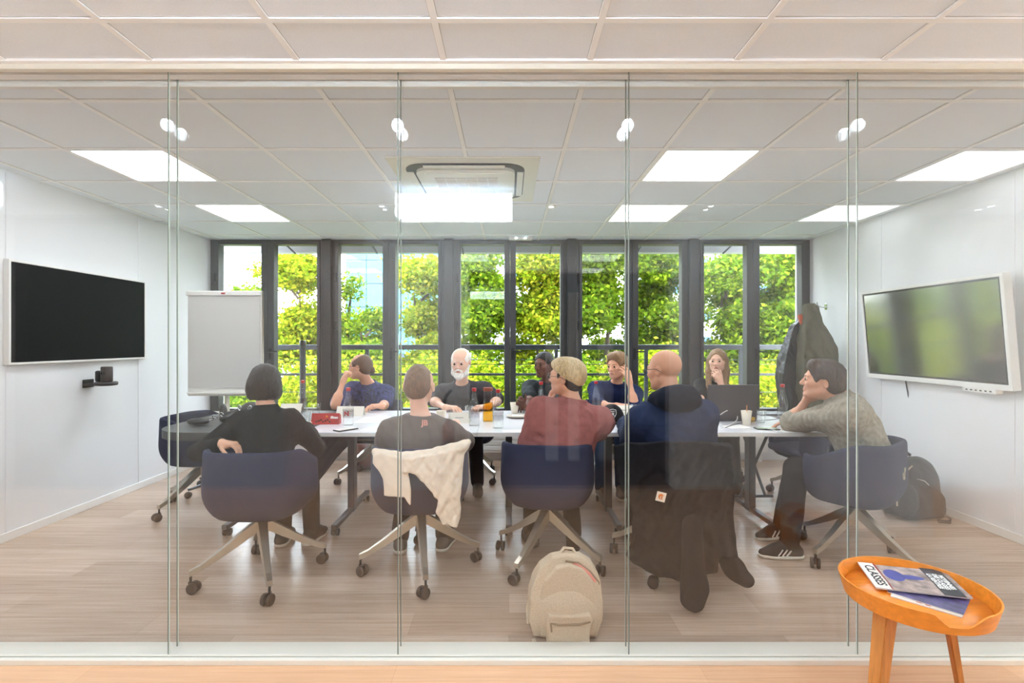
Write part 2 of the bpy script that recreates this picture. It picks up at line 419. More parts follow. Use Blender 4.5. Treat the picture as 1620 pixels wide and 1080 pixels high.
pendant(-3.95, .9, 'added unseen box pendant lamp lighting the hall from its far left end')  # added to brighten the hall, placed clear of the glass reflection
pendant(4.6, .9, 'added unseen box pendant lamp lighting the hall from its far right end')  # second added hall light, likewise outside the mirrored view

# hall walls behind the camera with an opening into a dim room
OX0, OX1, OZ = -.37, 1.5, 1.99
M['hall_antihaze'] = mat('antihaze_dark_wall', srgb(30, 29, 28), .8)  # dark tone added to an unseen wall, keeping mirrored haze off the television
struct('wall_hall_far_left', newbox(HX0, -3.05, HY0 - .14, HY0 + .001, 0, CE + .08), M['hall_antihaze'])
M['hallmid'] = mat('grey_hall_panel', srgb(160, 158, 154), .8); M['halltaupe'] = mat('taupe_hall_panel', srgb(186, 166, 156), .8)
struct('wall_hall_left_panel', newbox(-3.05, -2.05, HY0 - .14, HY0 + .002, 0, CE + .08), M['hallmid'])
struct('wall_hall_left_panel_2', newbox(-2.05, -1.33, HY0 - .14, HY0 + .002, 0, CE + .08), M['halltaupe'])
struct('wall_hall_left', newbox(-1.33, OX0, HY0 - .14, HY0, 0, CE + .08), M['hallwall'])
struct('wall_hall_right', newbox(OX1, HX1, HY0 - .14, HY0, 0, CE + .08), M['hallwall'])
struct('wall_hall_top', newbox(OX0, OX1, HY0 - .14, HY0, OZ, CE + .08), M['hallwall'])
struct('wall_hall_block', newbox(2.15, 2.9, HY0, .78, 0, CE), M['hallwall'])
struct('wall_hall_end_left', newbox(HX0 - .15, HX0, HY0 - .14, YG + .1, 0, CE + .08), M['hallwall'])
struct('wall_hall_end_right', newbox(HX1, HX1 + .15, HY0 - .14, YG + .1, 0, CE + .08), M['hallwall'])
struct('baseboard_hall', box(newbox(-1.33, OX0, HY0, HY0 + .012, 0, .08), OX1, HX1, HY0, HY0 + .012, 0, .08), M['white'])
# dim room behind
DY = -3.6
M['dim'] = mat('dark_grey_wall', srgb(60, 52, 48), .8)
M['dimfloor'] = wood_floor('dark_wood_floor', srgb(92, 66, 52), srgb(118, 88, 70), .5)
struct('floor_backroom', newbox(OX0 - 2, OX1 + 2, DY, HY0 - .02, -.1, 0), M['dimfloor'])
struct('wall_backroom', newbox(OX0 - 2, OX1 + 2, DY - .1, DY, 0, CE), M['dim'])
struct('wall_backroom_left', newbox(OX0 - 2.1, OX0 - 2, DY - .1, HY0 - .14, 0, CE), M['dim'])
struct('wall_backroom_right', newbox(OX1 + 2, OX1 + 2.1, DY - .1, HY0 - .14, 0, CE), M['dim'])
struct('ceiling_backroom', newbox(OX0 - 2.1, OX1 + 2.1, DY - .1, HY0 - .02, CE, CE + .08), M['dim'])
for k, (x0, x1, z0, z1) in enumerate(((.42, .56, 0, 1.9), (.68, .80, 0, 1.9), (1.02, 1.18, 0, 2.2))):
    struct('trim_%d' % (12 + k), newbox(x0, x1, -1.5, -1.42, z0, z1, bev=.004), M['hallwall'])
led_panel(.2, -2.2, 'square ceiling light panel in the dim back room', s=2.0, group=None)
# ------------------------------------------------------------------ smooth solid modelling: a field of blended solids turned into one continuous surface
def vnoise(p, f, seed=0):
    r = np.random.RandomState(seed); out = 0
    for i in range(5):
        k = r.normal(size=3) * np.array(f); ph = r.rand() * 6.28
        out = out + np.sin(p[0] * k[0] + p[1] * k[1] + p[2] * k[2] + ph + 1.3 * np.sin((p[2] * k[0] + p[0] * k[1]) * .6 + ph))
    return out / 5

class Solid:
    def __init__(s, lo, hi, h=0.006):
        s.h = h; s.lo = np.array(lo, float) - 3 * h; n = np.ceil((np.array(hi) + 3 * h - s.lo) / h).astype(int) + 1
        s.n = n; s.D = np.full(n, 0.08, np.float32)
        s.ax = [(s.lo[i] + h * np.arange(n[i])).astype(np.float32) for i in range(3)]
    def _loc(s, lo, hi, m):
        sl = []
        for i in range(3):
            a = max(0, int((lo[i] - m - s.lo[i]) / s.h)); b = min(s.n[i], int((hi[i] + m - s.lo[i]) / s.h) + 2)
            if b <= a: return None, None
            sl.append(slice(a, b))
        return tuple(sl), (s.ax[0][sl[0]][:, None, None], s.ax[1][sl[1]][None, :, None], s.ax[2][sl[2]][None, None, :])
    def _put(s, sl, d, k, op):
        A = s.D[sl]
        if op == 'add':
            if k > 0:
                q = np.maximum(k - np.abs(A - d), 0) / k; s.D[sl] = np.minimum(A, d) - q * q * k * .25
            else: s.D[sl] = np.minimum(A, d)
        elif op == 'sub':
            d = -d
            if k > 0:
                q = np.maximum(k - np.abs(A - d), 0) / k; s.D[sl] = np.maximum(A, d) + q * q * k * .25
            else: s.D[sl] = np.maximum(A, d)
    def cone(s, a, b, ra, rb=None, k=.02, op='add', flat=None):
        rb = ra if rb is None else rb; a = np.array(a, float); b = np.array(b, float); R = max(ra, rb)
        sl, p = s._loc(np.minimum(a, b) - R, np.maximum(a, b) + R, k + .02)
        if sl is None: return
        ab = b - a; L = max(ab @ ab, 1e-9)
        t = np.clip(((p[0] - a[0]) * ab[0] + (p[1] - a[1]) * ab[1] + (p[2] - a[2]) * ab[2]) / L, 0, 1)
        d = np.sqrt((p[0] - a[0] - t * ab[0]) ** 2 + (p[1] - a[1] - t * ab[1]) ** 2 + (p[2] - a[2] - t * ab[2]) ** 2) - (ra + (rb - ra) * t)
        s._put(sl, d, k, op)
    def ell(s, c, r, R=None, k=.02, op='add'):
        c = np.array(c, float); r = np.array(r, float); m = r.max()
        ext = r if R is None else np.sqrt((np.array(R) ** 2) @ (r ** 2))
        sl, p = s._loc(c - ext, c + ext, k + .02)
        if sl is None: return
        q = [p[i] - c[i] for i in range(3)]
        if R is not None:
            Rt = np.array(R).T; q = [Rt[i][0] * q[0] + Rt[i][1] * q[1] + Rt[i][2] * q[2] for i in range(3)]
        k0 = np.sqrt((q[0] / r[0]) ** 2 + (q[1] / r[1]) ** 2 + (q[2] / r[2]) ** 2); k1 = np.sqrt((q[0] / r[0] ** 2) ** 2 + (q[1] / r[1] ** 2) ** 2 + (q[2] / r[2] ** 2) ** 2)
        s._put(sl, k0 * (k0 - 1) / np.maximum(k1, 1e-6), k, op)
    def box(s, c, r, R=None, rd=.01, k=.01, op='add'):
        c = np.array(c, float); r = np.array(r, float)
        ext = r if R is None else np.abs(np.array(R)) @ r
        sl, p = s._loc(c - ext, c + ext, k + .02)
        if sl is None: return
        q = [p[i] - c[i] for i in range(3)]
        if R is not None:
            Rt = np.array(R).T; q = [Rt[i][0] * q[0] + Rt[i][1] * q[1] + Rt[i][2] * q[2] for i in range(3)]
        q = [np.abs(q[i]) - (r[i] - rd) for i in range(3)]
        d = np.sqrt(sum(np.maximum(v, 0) ** 2 for v in q)) + np.minimum(np.maximum(np.maximum(q[0], q[1]), q[2]), 0) - rd
        s._put(sl, d, k, op)
    def plane(s, c, n, k=.0):
        """keep only what lies below the plane through c with normal n"""
        n = np.array(n, float); n /= np.linalg.norm(n); p = (s.ax[0][:, None, None], s.ax[1][None, :, None], s.ax[2][None, None, :])
        d = (p[0] - c[0]) * n[0] + (p[1] - c[1]) * n[1] + (p[2] - c[2]) * n[2]
        s._put((slice(None),) * 3, -d, k, 'sub')
    def poly(s, pts, yc, t, k=.01, amp=0, fr=30, seed=1, ax=(0, 1, 2)):
        """a thick sheet with the outline pts in the plane of axes ax[0], ax[2]; yc = number or function giving its middle along ax[1]"""
        u = s.ax[ax[0]]; w = s.ax[ax[2]]; U, W = np.meshgrid(u, w, indexing='ij')
        pts = np.array(pts, float); d = np.full(U.shape, 1e9); ins = np.zeros(U.shape, bool)
        for i in range(len(pts)):
            a = pts[i]; b = pts[(i + 1) % len(pts)]; e = b - a
            tt = np.clip(((U - a[0]) * e[0] + (W - a[1]) * e[1]) / (e @ e + 1e-12), 0, 1)
            d = np.minimum(d, (U - a[0] - tt * e[0]) ** 2 + (W - a[1] - tt * e[1]) ** 2)
            c = (a[1] > W) != (b[1] > W)
            ins ^= c & (U < e[0] * (W - a[1]) / (e[1] if abs(e[1]) > 1e-9 else 1e-9) + a[0])
        d = np.where(ins, -np.sqrt(d), np.sqrt(d))
        yy = yc(U, W) if callable(yc) else np.full(U.shape, yc)
        if amp: yy = yy + amp * vnoise((U, W * 0, W), (fr, 0, fr * .25), seed)
        th = t(U, W) if callable(t) else t
        sh = [None, None, None]
        def ex(A2): return np.transpose(A2[:, :, None], (0, 2, 1)) if ax == (0, 1, 2) else np.transpose(A2[None], (0, 1, 2))
        V = s.ax[ax[1]]
        if ax == (0, 1, 2):
            dv = np.abs(V[None, :, None] - yy[:, None, :]); d2 = d[:, None, :]; th = th[:, None, :] if hasattr(th, 'shape') else th
        else:  # outline in Y,Z, thickness along X
            dv = np.abs(V[:, None, None] - yy[None]); d2 = d[None]; th = th[None] if hasattr(th, 'shape') else th
        rd = .008
        a = d2 + rd; b = dv - th + rd
        D = np.sqrt(np.maximum(a, 0) ** 2 + np.maximum(b, 0) ** 2) + np.minimum(np.maximum(a, b), 0) - rd
        s._put((slice(None),) * 3, D, k, 'add')
    def wrinkle(s, amp, f, seed=0, region=None):
        p = (s.ax[0][:, None, None], s.ax[1][None, :, None], s.ax[2][None, None, :])
        near = np.abs(s.D) < .05
        nz = vnoise(p, f, seed) * amp
        if region is not None: nz = nz * region(p)
        s.D = np.where(near, s.D + nz, s.D).astype(np.float32)
    def mesh(s, name):
        D = s.D; D[0] = D[-1] = .05; D[:, 0] = D[:, -1] = .05; D[:, :, 0] = D[:, :, -1] = .05
        S = D < 0
        c = np.zeros(np.array(D.shape) - 1, np.uint8)
        for i in (0, 1):
            for j in (0, 1):
                for k in (0, 1): c += S[i:D.shape[0] - 1 + i, j:D.shape[1] - 1 + j, k:D.shape[2] - 1 + k]
        act = np.argwhere((c > 0) & (c < 8)); idx = np.full(c.shape, -1, np.int32); idx[tuple(act.T)] = np.arange(len(act))
        acc = np.zeros((len(act), 3)); cnt = np.zeros(len(act))
        cor = [(i, j, k) for i in (0, 1) for j in (0, 1) for k in (0, 1)]
        for a in cor:
            for ax in range(3):
                if a[ax]: continue
                b = list(a); b[ax] = 1
                va = D[tuple((act + a).T)]; vb = D[tuple((act + b).T)]; m = (va < 0) != (vb < 0)
                t = np.where(m, va / np.where(va == vb, 1, va - vb), 0)
                pos = np.tile(np.array(a, float), (len(act), 1)); pos[:, ax] += t
                acc[m] += pos[m]; cnt[m] += 1
        V = s.lo + s.h * (act + acc / np.maximum(cnt, 1)[:, None])
        Fs = []
        for ax in range(3):
            A = [slice(1, -1)] * 3; B = [slice(1, -1)] * 3; A[ax] = slice(0, -1); B[ax] = slice(1, None)
            m = S[tuple(A)] != S[tuple(B)]; e = np.argwhere(m); off = np.ones(3, int); off[ax] = 0; e = e + off
            sgn = S[tuple(e.T)]
            u, v = (ax + 1) % 3, (ax + 2) % 3
            def g(du, dv):
                q = e.copy(); q[:, u] -= du; q[:, v] -= dv; return idx[tuple(q.T)]
            q = np.stack([g(1, 1), g(0, 1), g(0, 0), g(1, 0)], 1)
            q[~sgn] = q[~sgn][:, ::-1]; Fs.append(q)
        Fq = np.concatenate(Fs); Fq = Fq[(Fq >= 0).all(1)]
        me = bpy.data.meshes.new(name)
        me.vertices.add(len(V)); me.vertices.foreach_set('co', V.astype(np.float32).ravel())
        me.loops.add(len(Fq) * 4); me.loops.foreach_set('vertex_index', Fq.astype(np.int32).ravel())
        me.polygons.add(len(Fq)); me.polygons.foreach_set('loop_start', np.arange(0, len(Fq) * 4, 4, dtype=np.int32))
        try: me.polygons.foreach_set('loop_total', np.full(len(Fq), 4, np.int32))
        except Exception: pass
        me.polygons.foreach_set('use_smooth', np.ones(len(Fq), bool))
        me.update(); me.validate()
        return me

def solid_obj(name, S, material, parent, base=(0, 0, 0)):
    """link a field's surface; its coordinates are world ones, base is where its parent stands"""
    me = S.mesh(name)
    n = len(me.vertices); co = np.empty(n * 3, np.float32); me.vertices.foreach_get('co', co)
    co = co.reshape(-1, 3) - np.array(base, np.float32); me.vertices.foreach_set('co', co.ravel()); me.update()
    return obj(name, me, material, parent)
# ------------------------------------------------------------------ people
M['skin'] = mat('skin', srgb(214, 160, 132), .55, var=.05, sss=.12, spec=.35)
M['skin_pale'] = mat('skin_pale', srgb(224, 178, 154), .55, var=.05, sss=.12, spec=.35)
M['skin_dark'] = mat('skin_dark', srgb(104, 66, 52), .5, var=.06, sss=.05, spec=.4)
def hairmat(n, c): return mat(n, c, .5, var=.35, scale=(160, 160, 25), bump=.5, detail=4)
M['h_dark'] = hairmat('hair_dark_brown', srgb(44, 32, 28)); M['h_brown'] = hairmat('hair_brown', srgb(92, 66, 48)); M['h_lbrown'] = hairmat('hair_light_brown', srgb(136, 104, 74))
M['h_blond'] = hairmat('hair_blond', srgb(196, 170, 128)); M['h_white'] = hairmat('hair_white', srgb(226, 220, 212)); M['h_black'] = hairmat('hair_black', srgb(20, 17, 16)); M['h_long'] = hairmat('hair_long_brown', srgb(140, 110, 78))
M['eye_w'] = mat('eye_white', srgb(200, 186, 176), .35); M['iris'] = mat('iris', srgb(46, 34, 28), .4, spec=.2)
M['lips'] = mat('lips', srgb(176, 104, 92), .5); M['lips_d'] = mat('lips_dark', srgb(92, 52, 46), .5)
def cloth(n, c, var=.1, b=.25): return mat(n, c, .95, var=var, scale=(40, 40, 40), bump=b * .35, bscale=(90, 90, 90), spec=.25)

def nrm(v): v = np.array(v, float); return v / max(np.linalg.norm(v), 1e-9)
def ik(a, b, l1, l2, pole):
    a = np.array(a, float); b = np.array(b, float); d = b - a; L = np.linalg.norm(d)
    if L > (l1 + l2) * .995: s = L / ((l1 + l2) * .995); l1 *= s; l2 *= s
    if L < abs(l1 - l2) * 1.05: L = abs(l1 - l2) * 1.05
    x = (l1 * l1 - l2 * l2 + L * L) / (2 * L); y = math.sqrt(max(l1 * l1 - x * x, 0)); u = nrm(d); p = np.array(pole, float); p = nrm(p - u * (p @ u))
    return a + u * x + p * y

def add_hand(S, W, d, n, side, curl=(20, 30, 20), spread=6, sc=1.0, thumb=(.6, .5), g=0):
    """W wrist, d pointing direction, n palm normal (the way the palm faces), side +1 / -1: thumb lies towards side * cross(n, d)"""
    d = nrm(d); n = nrm(np.array(n) - d * (np.array(n) @ d)); t = np.cross(n, d) * side
    W = np.array(W, float)
    kn = []
    for i, (o, l) in enumerate(((.030, .088), (.010, .092), (-.010, .087), (-.028, .078))):
        kn.append(W + (d * l + t * o - n * .004 * abs(i - 1.5)) * sc)
    for q in kn: S.cone(W + (q - W) * .12, q, (.0185 + g) * sc, (.0125 + g) * sc, k=.014)
    S.cone(W + (d * .03 + t * .018) * sc, W + (d * .06 + t * .02 + n * .008) * sc, (.017 + g) * sc, (.014 + g) * sc, k=.012)
    for i, (q, L) in enumerate(zip(kn, (.074, .082, .077, .060))):
        sp = math.radians(spread) * (1.5 - i); dd = nrm(d * math.cos(sp) + t * math.sin(sp)); ang = 0; p = q.copy(); r = (.0092, .0088, .0088, .0078)[i] * sc
        for j, fr in enumerate((.45, .30, .25)):
            ang += math.radians(curl[j] * (1 + .12 * i)); v = dd * math.cos(ang) + n * math.sin(ang)
            e = p + v * L * fr * sc; S.cone(p, e, r + g, r * .92 + g, k=.004); p = e; r *= .92
    b = W + (d * .022 + t * .022) * sc; v = nrm(t * thumb[0] + d * .62 + n * thumb[1]); m1 = b + v * .040 * sc
    S.cone(b, m1, (.0150 + g) * sc, (.0115 + g) * sc, k=.012)
    v2 = nrm(v + d * .55 + n * .1); m2 = m1 + v2 * .030 * sc; S.cone(m1, m2, (.0110 + g) * sc, (.0098 + g) * sc, k=.005)
    v3 = nrm(v2 + d * .4); S.cone(m2, m2 + v3 * .024 * sc, (.0098 + g) * sc, (.0082 + g) * sc, k=.005)

def head_frame(yaw, pitch, roll=0):
    """columns: right, forward, up; yaw 0 looks along +Y, positive turns left (towards -X)"""
    return np.array((Matrix.Rotation(math.radians(yaw), 3, 'Z') @ Matrix.Rotation(math.radians(pitch), 3, 'X') @ Matrix.Rotation(math.radians(roll), 3, 'Y')))

def add_head(S, C, R, sc=1.0, thin=1.0, beard=0):
    w = lambda x, y, z: np.array(C) + R @ (np.array((x * thin, y, z)) * sc)
    r = lambda a: a * sc
    S.ell(w(0, -.012, .030), (r(.076 * thin), r(.096), r(.085)), R, k=.01)
    S.ell(w(0, .030, -.030), (r(.060 * thin), r(.062), r(.082)), R, k=.03)
    for s in (-1, 1):
        S.cone(w(s * .050, -.004, -.052), w(s * .018, .066, -.092), r(.022), r(.018), k=.025)
        S.cone(w(s * .040, .070, -.022), w(s * .052, .040, -.014), r(.018), r(.018), k=.02)
    S.ell(w(0, .072, -.094), (r(.022), r(.018), r(.017)), R, k=.018)
    S.cone(w(-.032, .080, .020), w(.032, .080, .020), r(.0125), r(.0125), k=.015)
    for s in (-1, 1): S.ell(w(s * .031, .098, .002), (r(.017), r(.016), r(.012)), R, k=.012, op='sub')
    S.cone(w(0, .088, .006), w(0, .108, -.028), r(.0085), r(.0115), k=.010)
    for s in (-1, 1): S.ell(w(s * .012, .096, -.032), (r(.0085), r(.011), r(.0075)), R, k=.006)
    for s in (-1, 1): S.ell(w(s * .031, .082, .002), (r(.0155), r(.0125), r(.0125)), R, k=.003)
    S.cone(w(-.018, .087, -.056), w(.018, .087, -.056), r(.0065), r(.0065), k=.006)
    S.cone(w(-.015, .086, -.067), w(.015, .086, -.067), r(.0075), r(.0075), k=.006)
    for s in (-1, 1):
        S.ell(w(s * .080, -.010, -.008), (r(.008), r(.019), r(.030)), R @ np.array(Matrix.Rotation(s * math.radians(-18), 3, 'Z')), k=.006)
        S.ell(w(s * .088, -.006, -.006), (r(.006), r(.010), r(.016)), R, k=.004, op='sub')

def head_details(t, C, R, sc, thin, lips, base, browm=None):
    w = lambda x, y, z: Vector(np.array(C) + R @ (np.array((x * thin, y, z)) * sc) - np.array(base))
    rot = Matrix(R.tolist()).to_4x4()
    for s in (-1, 1):
        bm = bmesh.new(); bmesh.ops.create_uvsphere(bm, u_segments=14, v_segments=10, radius=.0112 * sc, matrix=Matrix.Rotation(math.radians(-90), 4, 'X'))
        for f in bm.faces:
            f.smooth = True; f.material_index = 1 if f.calc_center_median().y > .0066 * sc else 0
        bm.transform(rot); bm.transform(Matrix.Translation(w(s * .031, .0853, .001)))
        obj('eye', bm, [M['eye_w'], M['iris']], t)
    bm = bmesh.new()
    for z, rr in ((-.0565, .0045), (-.066, .0055)):
        pts = [w(x, .0915 - 9 * x * x, z + (.0012 if abs(x) < .004 else 0) * 0) for x in np.linspace(-.021, .021, 7)]
        tube(bm, pts, [rr * sc * (1 - (i / 3 - 1) ** 2 * .75) for i in range(7)], 8)
    obj('lips', bm, lips, t)
    if browm is not None:
        for s in (-1, 1):
            bm = bmesh.new(); tube(bm, [w(s * .014, .0935, .0185), w(s * .030, .0925, .0235), w(s * .046, .0800, .0190)], [.0026 * sc, .0032 * sc, .0018 * sc], 6)
            obj('eyebrow', bm, browm, t)

def glasses(t, C, R, sc, base, mt):
    w = lambda x, y, z: Vector(np.array(C) + R @ (np.array((x, y, z)) * sc) - np.array(base))
    bm = bmesh.new()
    for s in (-1, 1):
        pts = [w(s * .032 + .024 * math.cos(a) * (1 - .12 * abs(math.sin(2 * a))), .104, -.001 + .018 * math.sin(a)) for a in np.linspace(0, 2 * math.pi, 17)]
        tube(bm, pts, .0030, 6, cap=False)
        tube(bm, [w(s * .056, .102, .008), w(s * .080, .080, .008), w(s * .086, .0, .008), w(s * .084, -.03, -.008)], .002, 6)
    tube(bm, [w(-.009, .105, .004), w(0, .108, .007), w(.009, .105, .004)], .002, 6)
    obj('glasses', bm, mt, t)

def make_shoe(t, ank, fdir, base, upper, sole, stripes=None, boot=0, toe=0.0):
    """ank: ankle joint; fdir: horizontal toe direction; toe: how far the toe points down (radians)"""
    f = nrm((fdir[0], fdir[1], -math.tan(toe))); s = nrm(np.cross(f, (0, 0, 1))); u = np.cross(s, f); A = np.array(ank, float)
    w = lambda a, b, c: A + f * a + s * b + u * c
    lo = A - .26; hi = A + .26
    S = Solid(lo, hi, .006)
    S.cone(w(-.045, 0, -.055), w(.10, 0, -.062), .040, .040, k=.02); S.cone(w(.10, 0, -.062), w(.155, .0, -.070), .042, .030, k=.02)
    S.cone(w(-.03, 0, -.045), w(-.015, 0, .0 + boot), .038, .040, k=.02); S.cone(w(0, 0, -.01), w(.07, 0, -.040), .040, .040, k=.02)
    S.plane(w(0, 0, -.084), -u); S.plane(w(0, 0, .015 + boot), u)
    sh = solid_obj('shoe', S, upper, t, base)
    S = Solid(lo, hi, .006)
    for rr, a, b in ((.043, -.045, .10),): S.cone(w(a, 0, -.075), w(b, 0, -.075), rr, rr + .002, k=.01)
    S.cone(w(.10, 0, -.075), w(.158, 0, -.075), .044, .033, k=.01)
    S.plane(w(0, 0, -.070), u); S.plane(w(0, 0, -.092), -u)
    so = solid_obj('sole', S, sole, None, base); so.parent = sh
    if stripes is not None:
        for sd in (-1, 1):
            for i in range(3):
                bm = bmesh.new()
                a0 = .005 + i * .026
                tube(bm, [Vector(w(a0 + .03, sd * .043, -.068) - np.array(base)), Vector(w(a0 + .015, sd * .044, -.05) - np.array(base)), Vector(w(a0, sd * .041, -.030) - np.array(base))], .0045, 6)
                obj('stripe', bm, stripes, sh)
    return sh

def person(label, hip, neck, head, shw=None, gaze=(0, 0), fwd=None, arms=(), feet=None, skin='skin', sc=1.0, group=None,
           sleeve=(.6, .6), shirt=None, shirt_o=.016, pants=None, hair=None, shoes=None, thin=1.0, roll=0, extra=None, wr=.004,
           belly=0, legs=True, shirt_part='shirt', tuck=.0, collar=None, shyaw=None, knee_pole=None, chest=1.0, neck_r=.052):
    """hip, neck, head: world points; fwd: the way the trunk faces (degrees, 0 = +Y, turning left positive)"""
    base = np.array((hip[0], hip[1], 0.0)); hip = np.array(hip, float); neck = np.array(neck, float); head = np.array(head, float)
    a = math.radians(fwd); fv = np.array((-math.sin(a), math.cos(a), 0)); rv = np.array((math.cos(a), math.sin(a), 0))
    up = nrm(neck - hip); ff = nrm(fv - up * (fv @ up)); sv = np.cross(ff, up)
    if shyaw is not None:
        b = math.radians(shyaw); q = np.array((math.cos(b), math.sin(b), 0)); sh_s = nrm(q - up * (q @ up))
    else: sh_s = sv
    hw = .185 * sc if shw is None else shw
    R = head_frame(gaze[0], gaze[1], roll)
    Rt = np.stack([sv, ff, up], 1); Rs = np.stack([sh_s, np.cross(up, sh_s), up], 1)
    t = thing('person', label, 'person', tuple(base), 0, group)
    Lt = np.linalg.norm(neck - hip)
    shl = neck - up * .075 * sc + ff * -.005
    SH = [shl - sh_s * hw, shl + sh_s * hw]          # left (-), right (+)
    J = []
    for i, A in enumerate(arms):
        s = -1 if i == 0 else 1
        W = np.array(A['wrist'], float); l1, l2 = .285 * sc, .25 * sc
        E = np.array(A['elbow'], float) if 'elbow' in A else ik(SH[i], W, l1, l2, A.get('pole', (s * .5, -.3, -1)))
        J.append((SH[i], E, W))
    hipj = [hip - sv * .09 * sc, hip + sv * .09 * sc]
    KN = []
    if feet is not None:
        for i in (0, 1):
            kp = (fv * .8 + np.array((0, 0, 1.0))) if knee_pole is None else np.array(knee_pole)
            KN.append(ik(hipj[i], feet[i][0], .42 * sc, .41 * sc, kp))
    pts = [hip, neck, head] + [q for j in J for q in j] + [np.array(f[0]) for f in (feet or [])] + KN
    lo = np.min(pts, 0) - .24; hi = np.max(pts, 0) + .24; lo[2] = max(lo[2], -.01)
    def trunk(S, o, top=1.0):
        c = lambda f, y=0, x=0: hip + up * Lt * f + ff * y + sv * x
        S.ell(c(.02), (.165 * sc + o, .125 * sc + o, .12 * sc + o), Rt, k=.03)
        S.ell(c(.28, .005 + belly * .4), (.138 * sc + o + belly * .4, .105 * sc + o + belly, .15 * sc + o), Rt, k=.05)
        S.ell(c(.60, .0), (.155 * sc * chest + o, .112 * sc + o, .17 * sc + o), Rs, k=.06)
        S.cone(SH[0] + sh_s * .03 - up * .01, SH[1] - sh_s * .03 - up * .01, .062 * sc + o, .062 * sc + o, k=.06)
        S.cone(neck - up * .05, neck + up * .0, .075 * sc + o * .6, neck_r * sc + o * .4, k=.05)
    def arm(S, j, o, f=1.0, ol=None, puff=1.0):
        s_, e_, w_ = j; o2 = o if ol is None else ol
        if f <= 1.0:
            S.cone(s_, s_ + (e_ - s_) * f, .052 * sc + o, (.052 - .012 * f) * sc + o2 + (.006 if f < .9 and o > 0 else 0), k=.045)
        else:
            S.cone(s_, e_, .052 * sc + o, .040 * sc + o2, k=.045)
            g = min(f - 1, 1.0); S.cone(e_, e_ + (w_ - e_) * g, .040 * sc + o2, (.040 - .013 * g) * sc + o2, k=.02)
    # body: one continuous skin surface
    S = Solid(lo, hi, .006)
    trunk(S, -.004)
    for j in J: arm(S, j, -.006, 2.0)
    if feet is not None:
        for i in (0, 1):
            S.cone(hipj[i], KN[i], .078 * sc, .054 * sc, k=.03); S.cone(KN[i], feet[i][0], .052 * sc, .036 * sc, k=.02)
            S.cone(feet[i][0], np.array(feet[i][0]) + nrm(feet[i][1]) * .08 + np.array((0, 0, -.055)), .030 * sc, .022 * sc, k=.02)
    for s_, e_, w_ in J:
        S.cone(e_ + (w_ - e_) * .15, e_ + (w_ - e_) * .35, .043 * sc, .042 * sc, k=.02)
        S.ell(w_, (.026 * sc,) * 3, k=.02)
    S.cone(neck - up * .02, head + R @ np.array((0, -.022, -.06)) * sc, neck_r * sc, (neck_r - .002) * sc, k=.03)
    add_head(S, head, R, sc, thin)
    for i, A in enumerate(arms):
        if A.get('dir') is not None:
            add_hand(S, J[i][2], A['dir'], A['palm'], (-1 if i == 0 else 1) * -1 * A.get('flip', 1), A.get('curl', (20, 30, 20)), A.get('spread', 5), sc * A.get('hs', 1.0), A.get('thumb', (.7, .4)))
    solid_obj('body', S, M[skin], t, base)
    head_details(t, head, R, sc, thin, M['lips_d'] if skin == 'skin_dark' else M['lips'], base, hair[1] if hair else M['h_brown'])
    # shirt
    if shirt is not None:
        S = Solid(lo, hi, .0065)
        trunk(S, shirt_o)
        for i, j in enumerate(J): arm(S, j, shirt_o, sleeve[i] if isinstance(sleeve, (tuple, list)) else sleeve)
        if wr: S.wrinkle(wr * 1.2, (34, 34, 18), 3); S.wrinkle(wr * .8, (85, 85, 40), 5)
        S.plane(hip - up * (.06 + tuck), -up)
        S.cone(neck + up * .012, neck + up * .12, (neck_r + .006) * sc, (neck_r + .03) * sc, k=.004, op='sub')
        S.plane(neck + up * .035, up)
        sh = solid_obj(shirt_part, S, shirt, t, base)
        if collar:
            S = Solid(lo, hi, .006)
            for q in np.linspace(0, 2 * math.pi, 17)[:-1]:
                q2 = q + 2 * math.pi / 16; f = lambda z, v: neck + up * (z - .012 * math.cos(v) * 0) + sv * math.cos(v) * (neck_r + .010) * sc + ff * math.sin(v) * (neck_r + .008) * sc
                S.cone(f(.002, q), f(.002, q2), .011, .011, k=.01); S.cone(f(.022, q), f(.022, q2), .008, .008, k=.012)
            o = solid_obj('collar', S, collar, None, base); o.parent = sh
    if pants is not None and feet is not None:
        S = Solid(lo, hi, .007)
        S.ell(hip + up * .0, (.168 * sc, .132 * sc, .125 * sc), Rt, k=.03)
        for i in (0, 1):
            S.cone(hipj[i], KN[i], .088 * sc, .066 * sc, k=.04)
            A_ = np.array(feet[i][0]); S.cone(KN[i], KN[i] + (A_ - KN[i]) * 1.0, .066 * sc, .056 * sc, k=.02)
        S.wrinkle(.005, (30, 30, 22), 7)
        solid_obj('trousers', S, pants, t, base)
    if shoes is not None and feet is not None:
        for i in (0, 1):
            make_shoe(t, feet[i][0], feet[i][1], base, *shoes, toe=(feet[i][2] if len(feet[i]) > 2 else 0))
